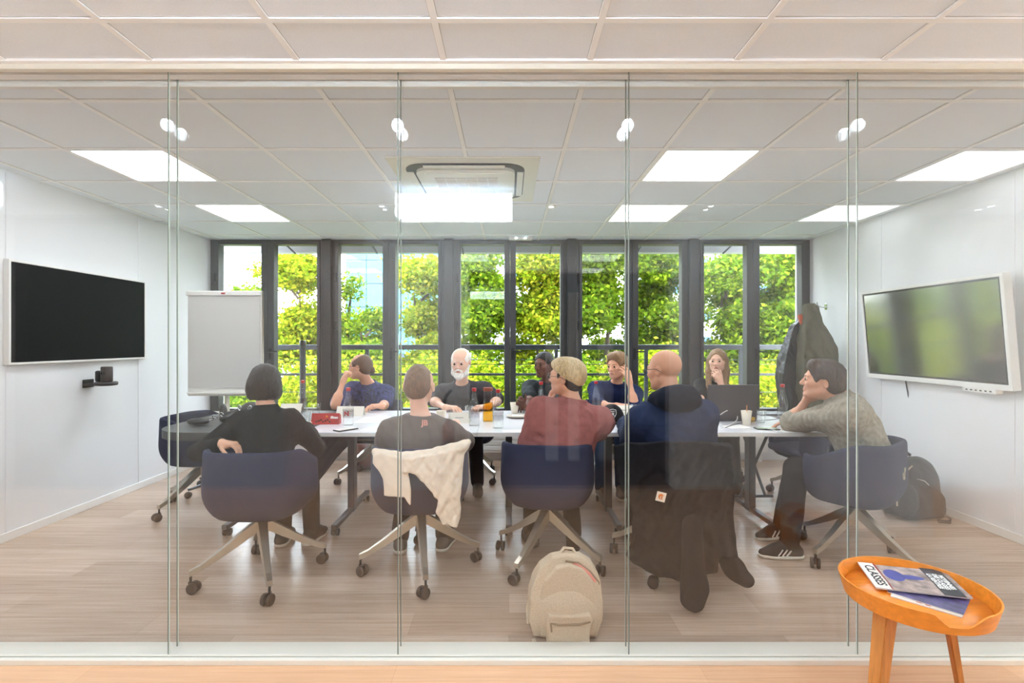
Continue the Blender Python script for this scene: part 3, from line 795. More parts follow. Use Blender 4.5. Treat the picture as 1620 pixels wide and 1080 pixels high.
    # hair
    if hair is not None:
        style, hm = hair
        w = lambda x, y, z: head + R @ (np.array((x * thin, y, z)) * sc)
        q = lambda v: v * sc
        S = Solid(head - .24 * sc - (np.array((0, 0, .22)) if style == 'long' else 0), head + .2 * sc, .005)
        fr = (230, 230, 45)
        if style == 'bob':
            S.ell(w(0, -.014, .026), (q(.092), q(.108), q(.098)), R, k=.01)
            for s in (-1, 1):
                S.ell(w(s * .066, -.015, -.045), (q(.036), q(.070), q(.068)), R, k=.03)
            S.ell(w(0, -.066, -.030), (q(.084), q(.046), q(.082)), R, k=.04)
            S.ell(w(0, .075, -.075), (q(.060), q(.066), q(.105)), R, k=.02, op='sub')
            S.plane(w(0, 0, -.108), R @ np.array((0, .25, -1)), k=.02)
            S.wrinkle(.0035, fr, 11)
        elif style in ('short', 'crop', 'quiff'):
            g = {'short': .013, 'crop': .006, 'quiff': .016}[style]
            S.ell(w(0, -.014, .032), (q(.077 + g), q(.097 + g), q(.086 + g * 1.1)), R, k=.01)
            S.ell(w(0, -.055, -.02), (q(.066 + g * .6), q(.052 + g), q(.062)), R, k=.03)
            for s in (-1, 1): S.ell(w(s * .088, .010, -.020), (q(.03), q(.026), q(.040)), R, k=.012, op='sub')
            S.ell(w(0, .100, -.030), (q(.095), q(.066), q(.095)), R, k=.018, op='sub')
            S.plane(w(0, -.05, -.072), R @ np.array((0, .5, -1)), k=.015)
            if style == 'quiff': S.cone(w(-.03, .060, .098), w(.04, .055, .098), q(.028), q(.024), k=.03)
            S.wrinkle(.0035, fr, 12); S.wrinkle(.004, (70, 70, 30), 22)
        elif style == 'blond':
            S.ell(w(0, -.020, .040), (q(.090), q(.106), q(.086)), R, k=.01)
            S.ell(w(.01, .050, .072), (q(.066), q(.052), q(.040)), R, k=.04)
            S.ell(w(0, -.070, .002), (q(.076), q(.050), q(.068)), R, k=.03)
            S.ell(w(0, .108, -.045), (q(.10), q(.070), q(.10)), R, k=.015, op='sub')
            S.plane(w(0, -.02, -.006), R @ np.array((0, .55, -1)), k=.02)
            S.wrinkle(.003, (260, 260, 30), 13); S.wrinkle(.0035, (90, 90, 12), 23)
        elif style == 'long':
            S.ell(w(0, -.016, .030), (q(.086), q(.108), q(.094)), R, k=.01)
            for s in (-1, 1):
                S.cone(w(s * .076, -.010, .01), w(s * .080, .0, -.10), q(.026), q(.030), k=.03)
                S.cone(w(s * .080, .0, -.10), w(s * .076, .045, -.29), q(.034), q(.022), k=.02)
            S.ell(w(0, -.070, -.08), (q(.085), q(.045), q(.15)), R, k=.04)
            S.ell(w(0, .095, -.040), (q(.066), q(.078), q(.112)), R, k=.012, op='sub')
            S.wrinkle(.004, (230, 230, 10), 14)
        elif style == 'recede':
            S.ell(w(0, -.014, .028), (q(.084), q(.104), q(.093)), R, k=.01)
            S.ell(w(0, -.055, -.02), (q(.070), q(.056), q(.062)), R, k=.03)
            for s in (-1, 1): S.ell(w(s * .088, .010, -.020), (q(.03), q(.026), q(.040)), R, k=.012, op='sub')
            S.ell(w(0, .100, -.030), (q(.095), q(.066), q(.095)), R, k=.018, op='sub')
            S.ell(w(0, .068, .100), (q(.066), q(.098), q(.064)), R, k=.03, op='sub')
            S.plane(w(0, -.05, -.072), R @ np.array((0, .5, -1)), k=.015)
            S.wrinkle(.003, fr, 12)
        elif style == 'rim':        # a fringe of hair round a bald crown
            S.ell(w(0, -.014, .020), (q(.079), q(.100), q(.082)), R, k=.01)
            S.ell(w(0, -.05, -.02), (q(.068), q(.058), q(.062)), R, k=.02)
            S.ell(w(0, .115, .02), (q(.105), q(.105), q(.17)), R, k=.02, op='sub')
            for s in (-1, 1): S.ell(w(s * .088, .010, -.020), (q(.03), q(.026), q(.040)), R, k=.012, op='sub')
            S.plane(w(0, -.05, -.075), R @ np.array((0, .5, -1)), k=.015)
            S.wrinkle(.002, fr, 15)
        solid_obj('hair', S, hm, t, base)
    if extra: extra(t, head, R, sc, base, dict(neck=neck, up=up, sv=sv, ff=ff, J=J, lo=lo, hi=hi, SH=SH, hip=hip))
    return t

def beard(t, head, R, sc, base, m, full=True):
    w = lambda x, y, z: head + R @ (np.array((x, y, z)) * sc); q = lambda v: v * sc
    S = Solid(head - .2, head + .2, .005)
    for s in (-1, 1):
        S.cone(w(s * .066, .010, -.030), w(s * .050, .040, -.085), q(.018), q(.024), k=.02)
        S.cone(w(s * .050, .040, -.085), w(s * .012, .078, -.108), q(.024), q(.024), k=.02)
        S.cone(w(s * .003, .100, -.046), w(s * .030, .082, -.062), q(.009), q(.008), k=.01)
    S.ell(w(0, .080, -.100), (q(.030), q(.022), q(.030)), R, k=.02)
    S.ell(w(0, .110, -.062), (q(.020), q(.022), q(.008)), R, k=.004, op='sub')
    S.wrinkle(.002, (120, 120, 60), 9)
    solid_obj('beard', S, m, t, base)
M['c_black'] = cloth('black_knit', srgb(24, 23, 24)); M['c_grey'] = cloth('grey_tshirt', srgb(108, 98, 93)); M['c_rose'] = cloth('rose_shirt', srgb(148, 92, 88))
M['c_navy'] = cloth('navy_hoodie', srgb(38, 48, 76)); M['c_sweat'] = cloth('heather_sweatshirt', srgb(150, 142, 128), .25); M['c_dots'] = mat('blue_dotted_shirt', srgb(36, 44, 92), .85, var=.85, scale=(48, 48, 48), bump=.1, detail=1)
M['c_dgrey'] = cloth('dark_grey_shirt', srgb(66, 64, 68)); M['c_dark'] = mat('dark_checked_shirt', srgb(30, 36, 40), .85, var=.5, scale=(18, 18, 18), detail=0); M['c_blue'] = cloth('dark_blue_cardigan', srgb(28, 38, 74)); M['c_blk'] = cloth('black_top', srgb(26, 25, 28))
M['p_jean'] = cloth('blue_jeans', srgb(56, 78, 112)); M['p_dark'] = cloth('dark_jeans', srgb(28, 32, 44)); M['p_black'] = cloth('black_trousers', srgb(30, 29, 31)); M['p_grey'] = cloth('grey_trousers', srgb(82, 80, 78))
M['s_brown'] = mat('brown_leather', srgb(70, 52, 44), .45, var=.2); M['s_black'] = mat('black_suede', srgb(34, 28, 26), .7); M['s_white'] = mat('white_rubber', srgb(224, 216, 202), .5); M['s_grey'] = mat('grey_canvas', srgb(88, 82, 78), .8)
M['g_frame'] = mat('black_glasses_frame', srgb(20, 20, 22), .3)
SB = (M['s_brown'], M['s_black']); SG = (M['s_grey'], M['s_white']); SK = (M['s_black'], M['s_black'])
fl = lambda p, y: (p[0], p[1], y)

# --- front row, backs to the glass
def ex1(t, head, R, sc, base, q): pass
person('person with dark bobbed hair in a black jumper, seen from behind at the far left', (-1.42, 2.93, .54), P(421, 648, 2.96), P(420, 606, 3.0),
       fwd=0, gaze=(12, -8), sc=.95, shw=.150,
       arms=[dict(wrist=(-1.60, 2.77, .775), elbow=(-1.80, 2.90, .70), dir=(1, -.1, -.1), palm=(0, 0, -1), curl=(25, 30, 20)),
             dict(wrist=(-1.36, 3.36, .775), elbow=(-1.20, 3.12, .68), dir=(-.4, .9, 0), palm=(0, 0, -1), curl=(20, 25, 15))],
       feet=[((-1.50, 3.32, .095), (-.1, 1, 0)), ((-1.32, 3.34, .095), (.15, 1, 0))],
       sleeve=1.92, shirt=M['c_black'], pants=M['p_black'], shoes=(M['s_black'], M['s_white']), hair=('bob', M['h_dark']), shirt_part='jumper', collar=M['c_black'], shirt_o=.014, extra=ex1)

def ex2(t, head, R, sc, base, q):
    me = text_mesh('JB', .042, .0006, .001)      # the small pink print between the shoulders
    c = P(728 - 160 + 103, 668, 2.72)
    o = obj('back_print', me, mat('pink_print', srgb(226, 160, 146), .7), t)
    o.location = Vector(P(672, 669, 2.748)) - Vector(base); o.rotation_euler = (math.radians(84), 0, 0)
person('person in a grey T-shirt with cropped brown hair, seen from behind above the cream cloth', (-.53, 2.95, .54), P(666, 664, 2.93), P(663, 610, 2.97),
       fwd=0, gaze=(-6, -4), sc=1.0, shw=.170, skin='skin_pale',
       arms=[dict(wrist=(-.62, 3.38, .78), elbow=(-.77, 3.08, .72), dir=(.6, .8, 0), palm=(0, 0, -1), curl=(18, 22, 15)),
             dict(wrist=(-.36, 3.42, .78), elbow=(-.27, 3.10, .72), dir=(-.5, .8, 0), palm=(0, 0, -1), curl=(18, 22, 15))],
       feet=[((-.70, 3.22, .095), (-.2, 1, 0)), ((-.42, 3.25, .095), (.2, 1, 0))],
       sleeve=.95, shirt=M['c_grey'], shirt_o=.024, pants=M['p_black'], shoes=(M['s_grey'], M['s_white']), hair=('crop', hairmat('hair_cropped_brown', srgb(118, 88, 66))), shirt_part='t_shirt', extra=ex2, thin=1.12)

def ex3(t, head, R, sc, base, q):
    glasses(t, head, R, sc, base, mat('thin_metal_frame', srgb(120, 110, 100), .3, metal=.7))
    S = Solid(head - .2, head + .2, .005)
    w = lambda x, y, z: head + R @ (np.array((x, y, z)) * sc); g = lambda v: v * sc
    S.ell(w(0, -.010, .005), (g(.0805), g(.100), g(.080)), R, k=.01)
    S.ell(w(0, -.050, -.03), (g(.066), g(.056), g(.060)), R, k=.02)
    S.ell(w(0, .100, -.02), (g(.11), g(.078), g(.15)), R, k=.012, op='sub')
    for s in (-1, 1): S.ell(w(s * .088, .006, -.020), (g(.03), g(.022), g(.040)), R, k=.012, op='sub')
    S.plane(w(0, -.05, -.082), R @ np.array((0, .5, -1)), k=.01)
    solid_obj('undercut', S, M['h_dark'], t, base)
person('person in a rose shirt with blond hair over a dark undercut, chin on hand', (.30, 2.96, .53), P(906, 638, 2.98), P(896, 596, 3.0),
       fwd=4, gaze=(62, 4), roll=-4, sc=.97, shw=.185, shyaw=4,
       arms=[dict(wrist=P(868, 640, 3.10), elbow=P(838, 704, 2.98), dir=(.35, -.12, .9), palm=(.9, -.4, -.1), curl=(35, 45, 30)),
             dict(wrist=P(935, 668, 3.36), elbow=P(944, 680, 3.12), dir=(-.8, .5, -.05), palm=(0, 0, -1), curl=(18, 22, 15))],
       feet=[((.15, 3.32, .095), (-.2, 1, 0)), ((.42, 3.26, .095), (.1, 1, 0))],
       sleeve=(1.55, 1.75), shirt=M['c_rose'], shirt_o=.03, pants=M['p_black'], shoes=SK, hair=('blond', M['h_blond']), collar=M['c_rose'], tuck=.03, wr=.006, extra=ex3)

def ex4(t, head, R, sc, base, q):
    glasses(t, head, R, sc, base, M['g_frame'])
    S = Solid(q['lo'], q['hi'], .006)       # the hood lying round the neck
    n, up, sv, ff = q['neck'], q['up'], q['sv'], q['ff']
    for a in np.linspace(0, 2 * math.pi, 25)[:-1]:
        b = a + 2 * math.pi / 24
        f = lambda v, r, z: n + sv * math.cos(v) * r * 1.12 + ff * (math.sin(v) * r - .015) + np.array((0, 0, 1)) * (z - .030 * math.sin(v))
        S.cone(f(a, .088, .020), f(b, .088, .020), .034, .034, k=.03)
        S.cone(f(a, .094, .050), f(b, .094, .050), .020, .020, k=.02)
    S.ell(n - ff * .115 + sv * .01 + np.array((0, 0, .030)), (.125, .055, .075), k=.05)
    S.wrinkle(.006, (40, 40, 60), 21)
    solid_obj('hood', S, cloth('hood_dark_navy', srgb(24, 28, 42)), t, base)
person('bald person in a navy hooded top, seen from behind, glasses on', (.99, 2.94, .55), P(1062, 638, 2.95), P(1051, 585, 3.03),
       fwd=0, gaze=(38, -6), sc=1.04, shw=.180,
       arms=[dict(wrist=(.80, 3.42, .78), elbow=(.76, 3.08, .74), dir=(.6, .8, 0), palm=(0, 0, -1), curl=(18, 22, 15)),
             dict(wrist=(1.13, 3.44, .78), elbow=(1.20, 3.08, .74), dir=(-.5, .8, 0), palm=(0, 0, -1), curl=(18, 22, 15))],
       feet=[((.85, 3.36, .095), (-.1, 1, 0)), ((1.12, 3.36, .095), (.1, 1, 0))],
       sleeve=1.9, shirt=M['c_navy'], shirt_o=.032, pants=M['p_dark'], shoes=SK, hair=None, shirt_part='hooded_top', wr=.006, extra=ex4, belly=.02)

def ex5(t, head, R, sc, base, q): pass
e5 = P(1250, 668, 3.36)
person('person in a grey heather sweatshirt in profile at the right end, cheek in hand', (2.23, 3.06, .56), P(1327, 628, 3.10), P(1301, 602, 3.13),
       fwd=74, gaze=(66, 6), roll=-2, sc=1.04, shw=.175, skin='skin', shyaw=62,
       arms=[dict(wrist=P(1278, 630, 3.24), elbow=P(1252, 668, 3.38), dir=(.50, -.38, .55), palm=(.35, .9, .2), curl=(8, 12, 8), spread=3, flip=1, thumb=(.5, .3)),
             dict(wrist=(1.98, 3.44, .775), elbow=(2.18, 3.36, .76), dir=(-.9, .3, 0), palm=(0, 0, -1), curl=(20, 20, 15))],
       feet=[((1.84, 3.36, .12), (-.95, .25, 0), .2), ((1.74, 3.10, .095), (-.98, .05, 0))],
       sleeve=(1.12, 1.8), shirt=M['c_sweat'], shirt_o=.028, pants=M['p_black'], shoes=(M['s_black'], M['s_white'], M['s_white']), hair=('quiff', hairmat('hair_chestnut', srgb(66, 50, 42))), shirt_part='sweatshirt', wr=.006, extra=ex5)

# --- back row, facing the glass
def ex6(t, head, R, sc, base, q):
    glasses(t, head, R, sc, base, M['g_frame'])
    w = lambda x, y, z: head + R @ (np.array((x, y, z)) * sc)
    S = Solid(head - .3, head + .3, .005)
    S.ell(w(0, -.118, -.035), (.022, .024, .034), R, k=.01); S.wrinkle(.002, (90, 90, 30), 3)
    solid_obj('ponytail', S, M['h_brown'], t, base)
person('person in a blue patterned shirt and glasses, hand to mouth, tied-back hair', (-1.34, 4.86, .56), P(583, 608, 4.72), P(570, 580, 4.66),
       fwd=165, gaze=(82, -2), sc=1.0, shw=.175, shyaw=170,
       arms=[dict(wrist=P(605, 642, 4.3), elbow=P(608, 640, 4.55), dir=(-.9, -.3, 0), palm=(0, 0, -1)),
             dict(wrist=P(543, 603, 4.45), elbow=P(530, 641, 4.36), dir=(.35, .35, .85), palm=(.5, .6, -.5), curl=(60, 70, 40))],
       feet=[((-1.75, 4.35, .30), (-.8, -.4, 0), .6), ((-1.72, 4.20, .10), (-.5, -.8, 0))],
       sleeve=.85, shirt=M['c_dots'], shirt_o=.022, pants=M['p_dark'], shoes=SB, hair=('recede', M['h_brown']), extra=ex6)
def ex7(t, head, R, sc, base, q): beard(t, head, R, sc, base, M['h_white'])
person('person with white hair and beard in a dark grey shirt, facing the glass', (-.40, 4.82, .57), P(731, 609, 4.62), P(729, 573, 4.48),
       fwd=178, gaze=(170, -8), sc=1.05, shw=.20, skin='skin_pale',
       arms=[dict(wrist=(-.18, 4.35, .775), elbow=(-.10, 4.62, .80), dir=(-.8, -.4, 0), palm=(0, 0, -1)),
             dict(wrist=(-.55, 4.30, .775), elbow=(-.70, 4.60, .80), dir=(.8, -.4, 0), palm=(0, 0, -1))],
       feet=[((-.28, 4.45, .095), (.1, -1, 0)), ((-.52, 4.45, .095), (-.1, -1, 0))],
       sleeve=.9, shirt=M['c_dgrey'], shirt_o=.026, pants=M['p_dark'], shoes=SK, hair=('recede', M['h_white']), extra=ex7, collar=M['c_dgrey'], belly=.03)
person('person with short black hair in a dark checked shirt, hand by a paper cup', (.36, 4.86, .56), P(868, 606, 4.70), P(861, 577, 4.62),
       fwd=172, gaze=(140, 0), sc=1.0, shw=.18, skin='skin_dark',
       arms=[dict(wrist=P(845, 642, 4.3), elbow=P(878, 640, 4.45), dir=(-.8, -.3, 0), palm=(0, 0, -1)),
             dict(wrist=P(829, 642, 4.24), elbow=P(838, 632, 4.50), dir=(-.45, -.5, .45), palm=(.3, -.9, 0), curl=(40, 40, 25))],
       feet=[((.48, 4.45, .095), (.1, -1, 0)), ((.24, 4.45, .095), (-.1, -1, 0))],
       sleeve=.85, shirt=M['c_dark'], shirt_o=.02, pants=M['p_dark'], shoes=SK, hair=('crop', M['h_black']), collar=M['c_dark'])
person('person with wavy brown hair in a dark blue top, hand covering one cheek', (1.00, 4.86, .56), P(975, 608, 4.70), P(976, 578, 4.62),
       fwd=170, gaze=(135, -6), sc=1.0, shw=.185,
       arms=[dict(wrist=P(996, 604, 4.42), elbow=P(1003, 641, 4.36), dir=(-.30, .12, .75), palm=(-.45, .85, .1), curl=(15, 25, 20)),
             dict(wrist=P(975, 642, 4.24), elbow=P(944, 640, 4.42), dir=(.9, -.2, 0), palm=(0, 0, -1))],
       feet=[((.98, 4.36, .095), (-.2, -1, 0)), ((.80, 4.30, .095), (.1, -1, 0))],
       sleeve=(.95, 1.2), shirt=M['c_blue'], shirt_o=.022, pants=M['p_jean'], shoes=SG, hair=('quiff', M['h_lbrown']), collar=M['c_blue'])
person('person with long light brown hair in a black top, hand over mouth', (1.95, 4.90, .56), P(1140, 606, 4.74), P(1135, 571, 4.66),
       fwd=172, gaze=(150, 0), sc=.95, shw=.165, skin='skin_pale',
       arms=[dict(wrist=P(1140, 605, 4.45), elbow=P(1153, 641, 4.38), dir=(-.35, .05, .65), palm=(-.2, .95, .1), curl=(30, 50, 35)),
             dict(wrist=P(1120, 643, 4.26), elbow=P(1108, 640, 4.42), dir=(.9, -.2, 0), palm=(0, 0, -1))],
       feet=[((2.02, 4.45, .095), (.1, -1, 0)), ((1.90, 4.40, .095), (-.1, -1, 0))],
       sleeve=.55, shirt=M['c_blk'], shirt_o=.016, pants=M['p_grey'], shoes=SK, hair=('long', M['h_long']))
# ------------------------------------------------------------------ chairs
def shell_mesh():
    """a tub seat: the outer face swept round the back and arms, closed under the seat"""
    bm = bmesh.new(); nu, nv = 40, 12; rows = []
    for j in range(nv + 1):
        v = j / nv; row = []
        for i in range(nu + 1):
            u = -1 + 2 * i / nu                        # -1 left arm front ... 0 back ... 1 right arm front
            th = u * math.radians(142); back = math.cos(th * .5) ** 2
            top = .650 + .105 * min(1, max(0, (back - .25) / .45)) - .0 * u * u
            R = .262 + .010 * abs(math.sin(th)); Rb = .19
            z = .375 + (top - .375) * v
            prof = min(1, (v / .42)) ; prof = math.sin(prof * math.pi / 2) ** .8
            r = Rb + (R - Rb) * prof - .012 * v
            sq = 1 / (abs(math.cos(th)) ** 3.2 + abs(math.sin(th)) ** 3.2) ** (1 / 3.2)
            row.append(bm.verts.new((r * math.sin(th) * sq * 1.0, -r * math.cos(th) * sq * .90 + .01, z)))
        rows.append(row)
    for j in range(nv):
        for i in range(nu): bm.faces.new((rows[j][i], rows[j + 1][i], rows[j + 1][i + 1], rows[j][i + 1]))
    c = bm.verts.new((0, 0, .372))
    for i in range(nu): bm.faces.new((rows[0][i], rows[0][i + 1], c))
    f0, f1 = rows[0][0], rows[0][nu]
    bm.faces.new((c, f1, f0))
    bmesh.ops.recalc_face_normals(bm, faces=bm.faces)
    return bm

def make_chair(fabric, base_ang, rz, loc, label, group='navy swivel tub chairs'):
    t = thing('swivel_chair', label, 'chair', loc, rz, group)
    o = obj('shell', shell_mesh(), fabric, t, smooth=True)
    md = o.modifiers.new('thick', 'SOLIDIFY'); md.thickness = .032; md.offset = 0
    md = o.modifiers.new('soft', 'SUBSURF'); md.levels = 1; md.render_levels = 1
    S = Solid((-.27, -.25, .38), (.27, .29, .49), .009); S.box((0, .03, .445), (.205, .215, .032), rd=.031, k=0)
    S.ell((0, .02, .462), (.19, .19, .03), k=.02)
    solid_obj('seat_cushion', S, fabric, t)
    bm = lathe(bmesh.new(), [(.028, .30), (.026, .36), (.09, .368), (.09, .372)], 20)
    obj('column', bm, M['alu'], t)
    bm = lathe(bmesh.new(), [(.030, .268), (.042, .27), (.040, .305), (.030, .345), (.026, .36)], 20, cap_top=True)
    obj('hub', bm, M['alu'], t)
    for k in range(4):
        a = base_ang - rz + k * math.pi / 2
        bm = bmesh.new(); secs = []
        for (r, w, z0, z1) in ((.02, .030, .275, .335), (.10, .026, .222, .280), (.20, .021, .163, .205), (.30, .017, .110, .140), (.350, .016, .092, .120)):
            secs.append([bm.verts.new(p) for p in ((r, -w, z0), (r, -w * .8, z1), (r, w * .8, z1), (r, w, z0))])
        for i in range(4):
            for q in range(4): bm.faces.new((secs[i][q], secs[i][(q + 1) % 4], secs[i + 1][(q + 1) % 4], secs[i + 1][q]))
        bm.faces.new(secs[0]); bm.faces.new(secs[-1][::-1]); bmesh.ops.recalc_face_normals(bm, faces=bm.faces)
        obj('leg', bm, M['alu'], t, rot=(0, 0, a))
        cs = obj('caster', box(lathe(bmesh.new(), [(.007, .05), (.007, .10)], 8, c=(0, 0, 0), cap_top=True), -.012, .030, -.006, .006, .028, .062, bev=.004), M['blackp'], t, loc=(.343 * math.cos(a), .343 * math.sin(a), 0), rot=(0, 0, a * 1.7 + k * 2.1))
        for s in (-1, 1):
            bm = lathe(bmesh.new(), [(.016, -.009), (.0275, -.009), (.030, -.005), (.030, .005), (.0275, .009), (.016, .009)], 18, cap_top=True)
            obj('wheel', bm, M['rubber'], cs, loc=(.016, s * .0165, .030), rot=(math.pi / 2, 0, 0))
    return t
D = math.radians
chair_specs = [
    (-1.406, 2.845, -58, 0, 'navy tub swivel chair under the person in the black jumper, nearest at the left'),
    (-.52, 2.955, -76, 4, 'dark tub swivel chair with a cream cloth hung over its back'),
    (.235, 3.04, -124, -6, 'tub swivel chair under the person in the rose shirt, behind the beige backpack'),
    (.97, 3.02, -119, 0, 'tub swivel chair under the bald person, a long dark coat over its back'),
    (2.13, 3.07, -159, 38, 'navy tub swivel chair at the right end, under the person in the heather sweatshirt'),
    (-2.50, 4.06, -110, -92, 'empty navy tub swivel chair at the left end of the dark table'),
    (-1.34, 4.92, -50, 172, 'tub chair at the windows under the person in the blue patterned shirt'),
    (-.40, 4.90, -40, 180, 'tub chair at the windows under the person with the white beard'),
    (.36, 4.94, -60, 178, 'tub chair at the windows under the person in the dark checked shirt'),
    (1.00, 4.92, -140, 176, 'tub chair at the windows under the person in the dark blue top'),
    (1.95, 4.98, -120, 176, 'tub chair at the windows under the long-haired person'),
    (2.50, 4.16, -155, 95, 'empty tub chair half hidden behind the person in the heather sweatshirt')]
proto = None
for (x, y, ba, rz, lab) in chair_specs:
    proto = make_chair(M['navy'], D(ba), D(rz), (x, y, 0), lab)

# ------------------------------------------------------------------ tables
TZ = .74
def table(x0, x1, label, top, edge, round_left=False, legs=(), brace=False, y0=3.30, y1=4.36, feet=True):
    cx = (x0 + x1) / 2; t = thing('meeting_table', label, 'table', (cx, (y0 + y1) / 2, 0), group='meeting tables pushed together')
    hx, hy = (x1 - x0) / 2, (y1 - y0) / 2
    poly = [(hx, -hy), (hx, hy)]
    if round_left:
        r = .30
        poly += [(-hx + r + r * math.cos(a), hy - r + r * math.sin(a)) for a in np.linspace(math.pi / 2, math.pi, 10)]
        poly += [(-hx + r + r * math.cos(a), -hy + r + r * math.sin(a)) for a in np.linspace(math.pi, 1.5 * math.pi, 10)]
    else: poly += [(-hx, hy), (-hx, -hy)]
    th = .055 if round_left else .026
    bm = prism(bmesh.new(), [(p[0] - .001 if p[0] > 0 else p[0] + .001, p[1]) for p in poly], TZ - th, TZ)
    bmesh.ops.recalc_face_normals(bm, faces=bm.faces)
    obj('tabletop', bm, top, t)
    if not round_left:
        obj('edge_band', newbox(-hx + .001, hx - .001, -hy - .002, -hy, TZ - th, TZ - .004), edge, t)
    obj('beam', newbox(-hx + .10, hx - .10, -.03, .03, TZ - th - .05, TZ - th, bev=.004), M['steel'], t)
    for lx in legs:
        bm = newbox(lx - cx - .025, lx - cx + .025, -.04, .04, .05, TZ - th, bev=.004)
        l = obj('leg', bm, M['steel'], t)
        bm = newbox(lx - cx - .02, lx - cx + .02, -hy + .12, hy - .12, .05, .085, bev=.006)
        obj('foot', bm, M['steel'], l)
        bm = newbox(lx - cx - .02, lx - cx + .02, -hy + .15, hy - .15, TZ - th - .03, TZ - th, bev=.004)
        obj('arm', bm, M['steel'], l)
        for yy in (-hy + .16, hy - .16):
            for s in (-1, 1):
                bm = bmesh.new(); lathe(bm, [(.012, -.009), (.024, -.009), (.025, 0), (.024, .009), (.012, .009)], 14, cap_top=True)
                w = obj('wheel', bm, M['blackp'], l, loc=(lx - cx + s * .016, yy, .025), rot=(0, math.pi / 2, 0))
    return t
table(-2.44, -1.37, 'dark rounded-end meeting table at the left, a black bag on it', M['tdark'], M['tdark'], True, legs=(-1.95,))
table(-1.37, -.21, 'white meeting table between the black jumper and the grey T-shirt', M['ttop'], M['white'], legs=(-1.2, -.4))
table(-.21, .95, 'white meeting table in the middle, carrying the carafe of yellow juice', M['ttop'], M['white'], legs=(0.0, .76))
tr = table(.95, 2.11, 'white meeting table at the right, with the laptop and cables', M['ttop'], M['white'], legs=(1.12, 1.85))
bm = bmesh.new(); c = Vector(tr.location)
tube(bm, [Vector((1.86, 4.02, .09)) - c, Vector((2.10, 4.0, .66)) - c], .012, 8)
obj('cross_brace', bm, M['steel'], tr)
bm = bmesh.new(); tube(bm, [Vector((2.08, 4.05, .09)) - c, Vector((1.87, 4.03, .66)) - c], .012, 8)
obj('cross_brace', bm, M['steel'], tr)
bm = bmesh.new(); tube(bm, [Vector((1.80, 4.05, .09)) - c, Vector((2.14, 4.05, .09)) - c], .012, 8)
obj('brace_foot', bm, M['steel'], tr)

# ------------------------------------------------------------------ displays
tv = thing('television', 'large black flat television on the left wall', 'television', (XL + .03, 3.965, 1.54))
obj('frame', box(newbox(-.028, .012, -.63, .63, -.355, -.34, bev=.002), -.028, .012, -.63, .63, .34, .355, bev=.002), M['white'], tv)
obj('frame', box(newbox(-.028, .012, -.63, -.615, -.34, .34, bev=.002), -.028, .012, .615, .63, -.34, .34, bev=.002), M['white'], tv)
obj('back', newbox(-.028, -.005, -.613, .613, -.338, .338), M['blackp'], tv)
obj('screen', newbox(-.005, .008, -.614, .614, -.339, .339), M['screen_off'], tv)
ca = thing('conference_camera', 'small dark conference camera on a bracket under the black television', 'camera', (XL + .005, 4.0, 1.02))
bm = newbox(0, .012, -.05, .05, -.045, .02, bev=.003); obj('wall_plate', bm, M['blackp'], ca)
bm = bmesh.new(); lathe(bm, [(.055, -.03), (.075, -.026), (.078, -.01), (.072, .0)], 28, c=(.15, 0, 0), cap_top=True); box(bm, .01, .12, -.05, .05, -.03, -.008, bev=.004)
obj('tray', bm, mat('graphite_plastic', srgb(66, 60, 58), .5), ca)
bm = lathe(bmesh.new(), [(.036, 0), (.040, .01), (.040, .115), (.036, .122)], 24, c=(.155, 0, 0), cap_top=True); obj('camera_head', bm, mat('graphite_plastic2', srgb(74, 66, 62), .45), ca)
bm = newbox(.07, .105, -.02, .02, 0, .09, bev=.012); obj('hinge', bm, M['blackp'], ca)
bm = lathe(bmesh.new(), [(.0, 0), (.012, 0), (.012, .006)], 16); obj('lens', bm, M['screen_off'], ca, loc=(.155, -.039, .07), rot=(math.pi / 2, 0, 0))

dt = thing('display', 'white-framed touch display tilted forward on the right wall, reflecting green', 'display', (XR - .10, 3.94, 1.415))
tilt = math.atan2(.065, .74)
dt.rotation_euler = (0, -tilt, 0)
bm = bmesh.new()
for (a, b, c0, c1) in ((-.665, .665, .362, .385), (-.665, .665, -.40, -.362), (-.665, -.640, -.362, .362), (.640, .665, -.362, .362)): box(bm, -.03, .03, a, b, c0, c1, bev=.003)
obj('frame', bm, M['white'], dt)
obj('back', newbox(-.018, .028, -.64, .64, -.362, .362), M['offwhite'], dt)
obj('bezel', newbox(-.022, -.018, -.640, .640, -.362, .362), M['blackp'], dt)
obj('screen', newbox(-.0235, -.0215, -.625, .625, -.347, .347), M['screen_gloss'], dt)
bm = newbox(-.030, .02, -.55, -.30, -.43, -.40, bev=.002); pp = obj('port_strip', bm, M['white'], dt)
for i in range(6): obj('port', newbox(-.0315, -.029, -.52 + i * .036, -.505 + i * .036, -.42, -.411), M['blackp'], pp)
obj('wall_mount', newbox(.028, .09, -.2, .2, -.2, .15), M['steel'], dt)
bm = bmesh.new(); tube(bm, [(.03, .30, -.37), (.05, .31, -.50), (.085, .32, -.78), (.085, .33, -1.1)], .006, 8); obj('cable', bm, M['steel'], dt)

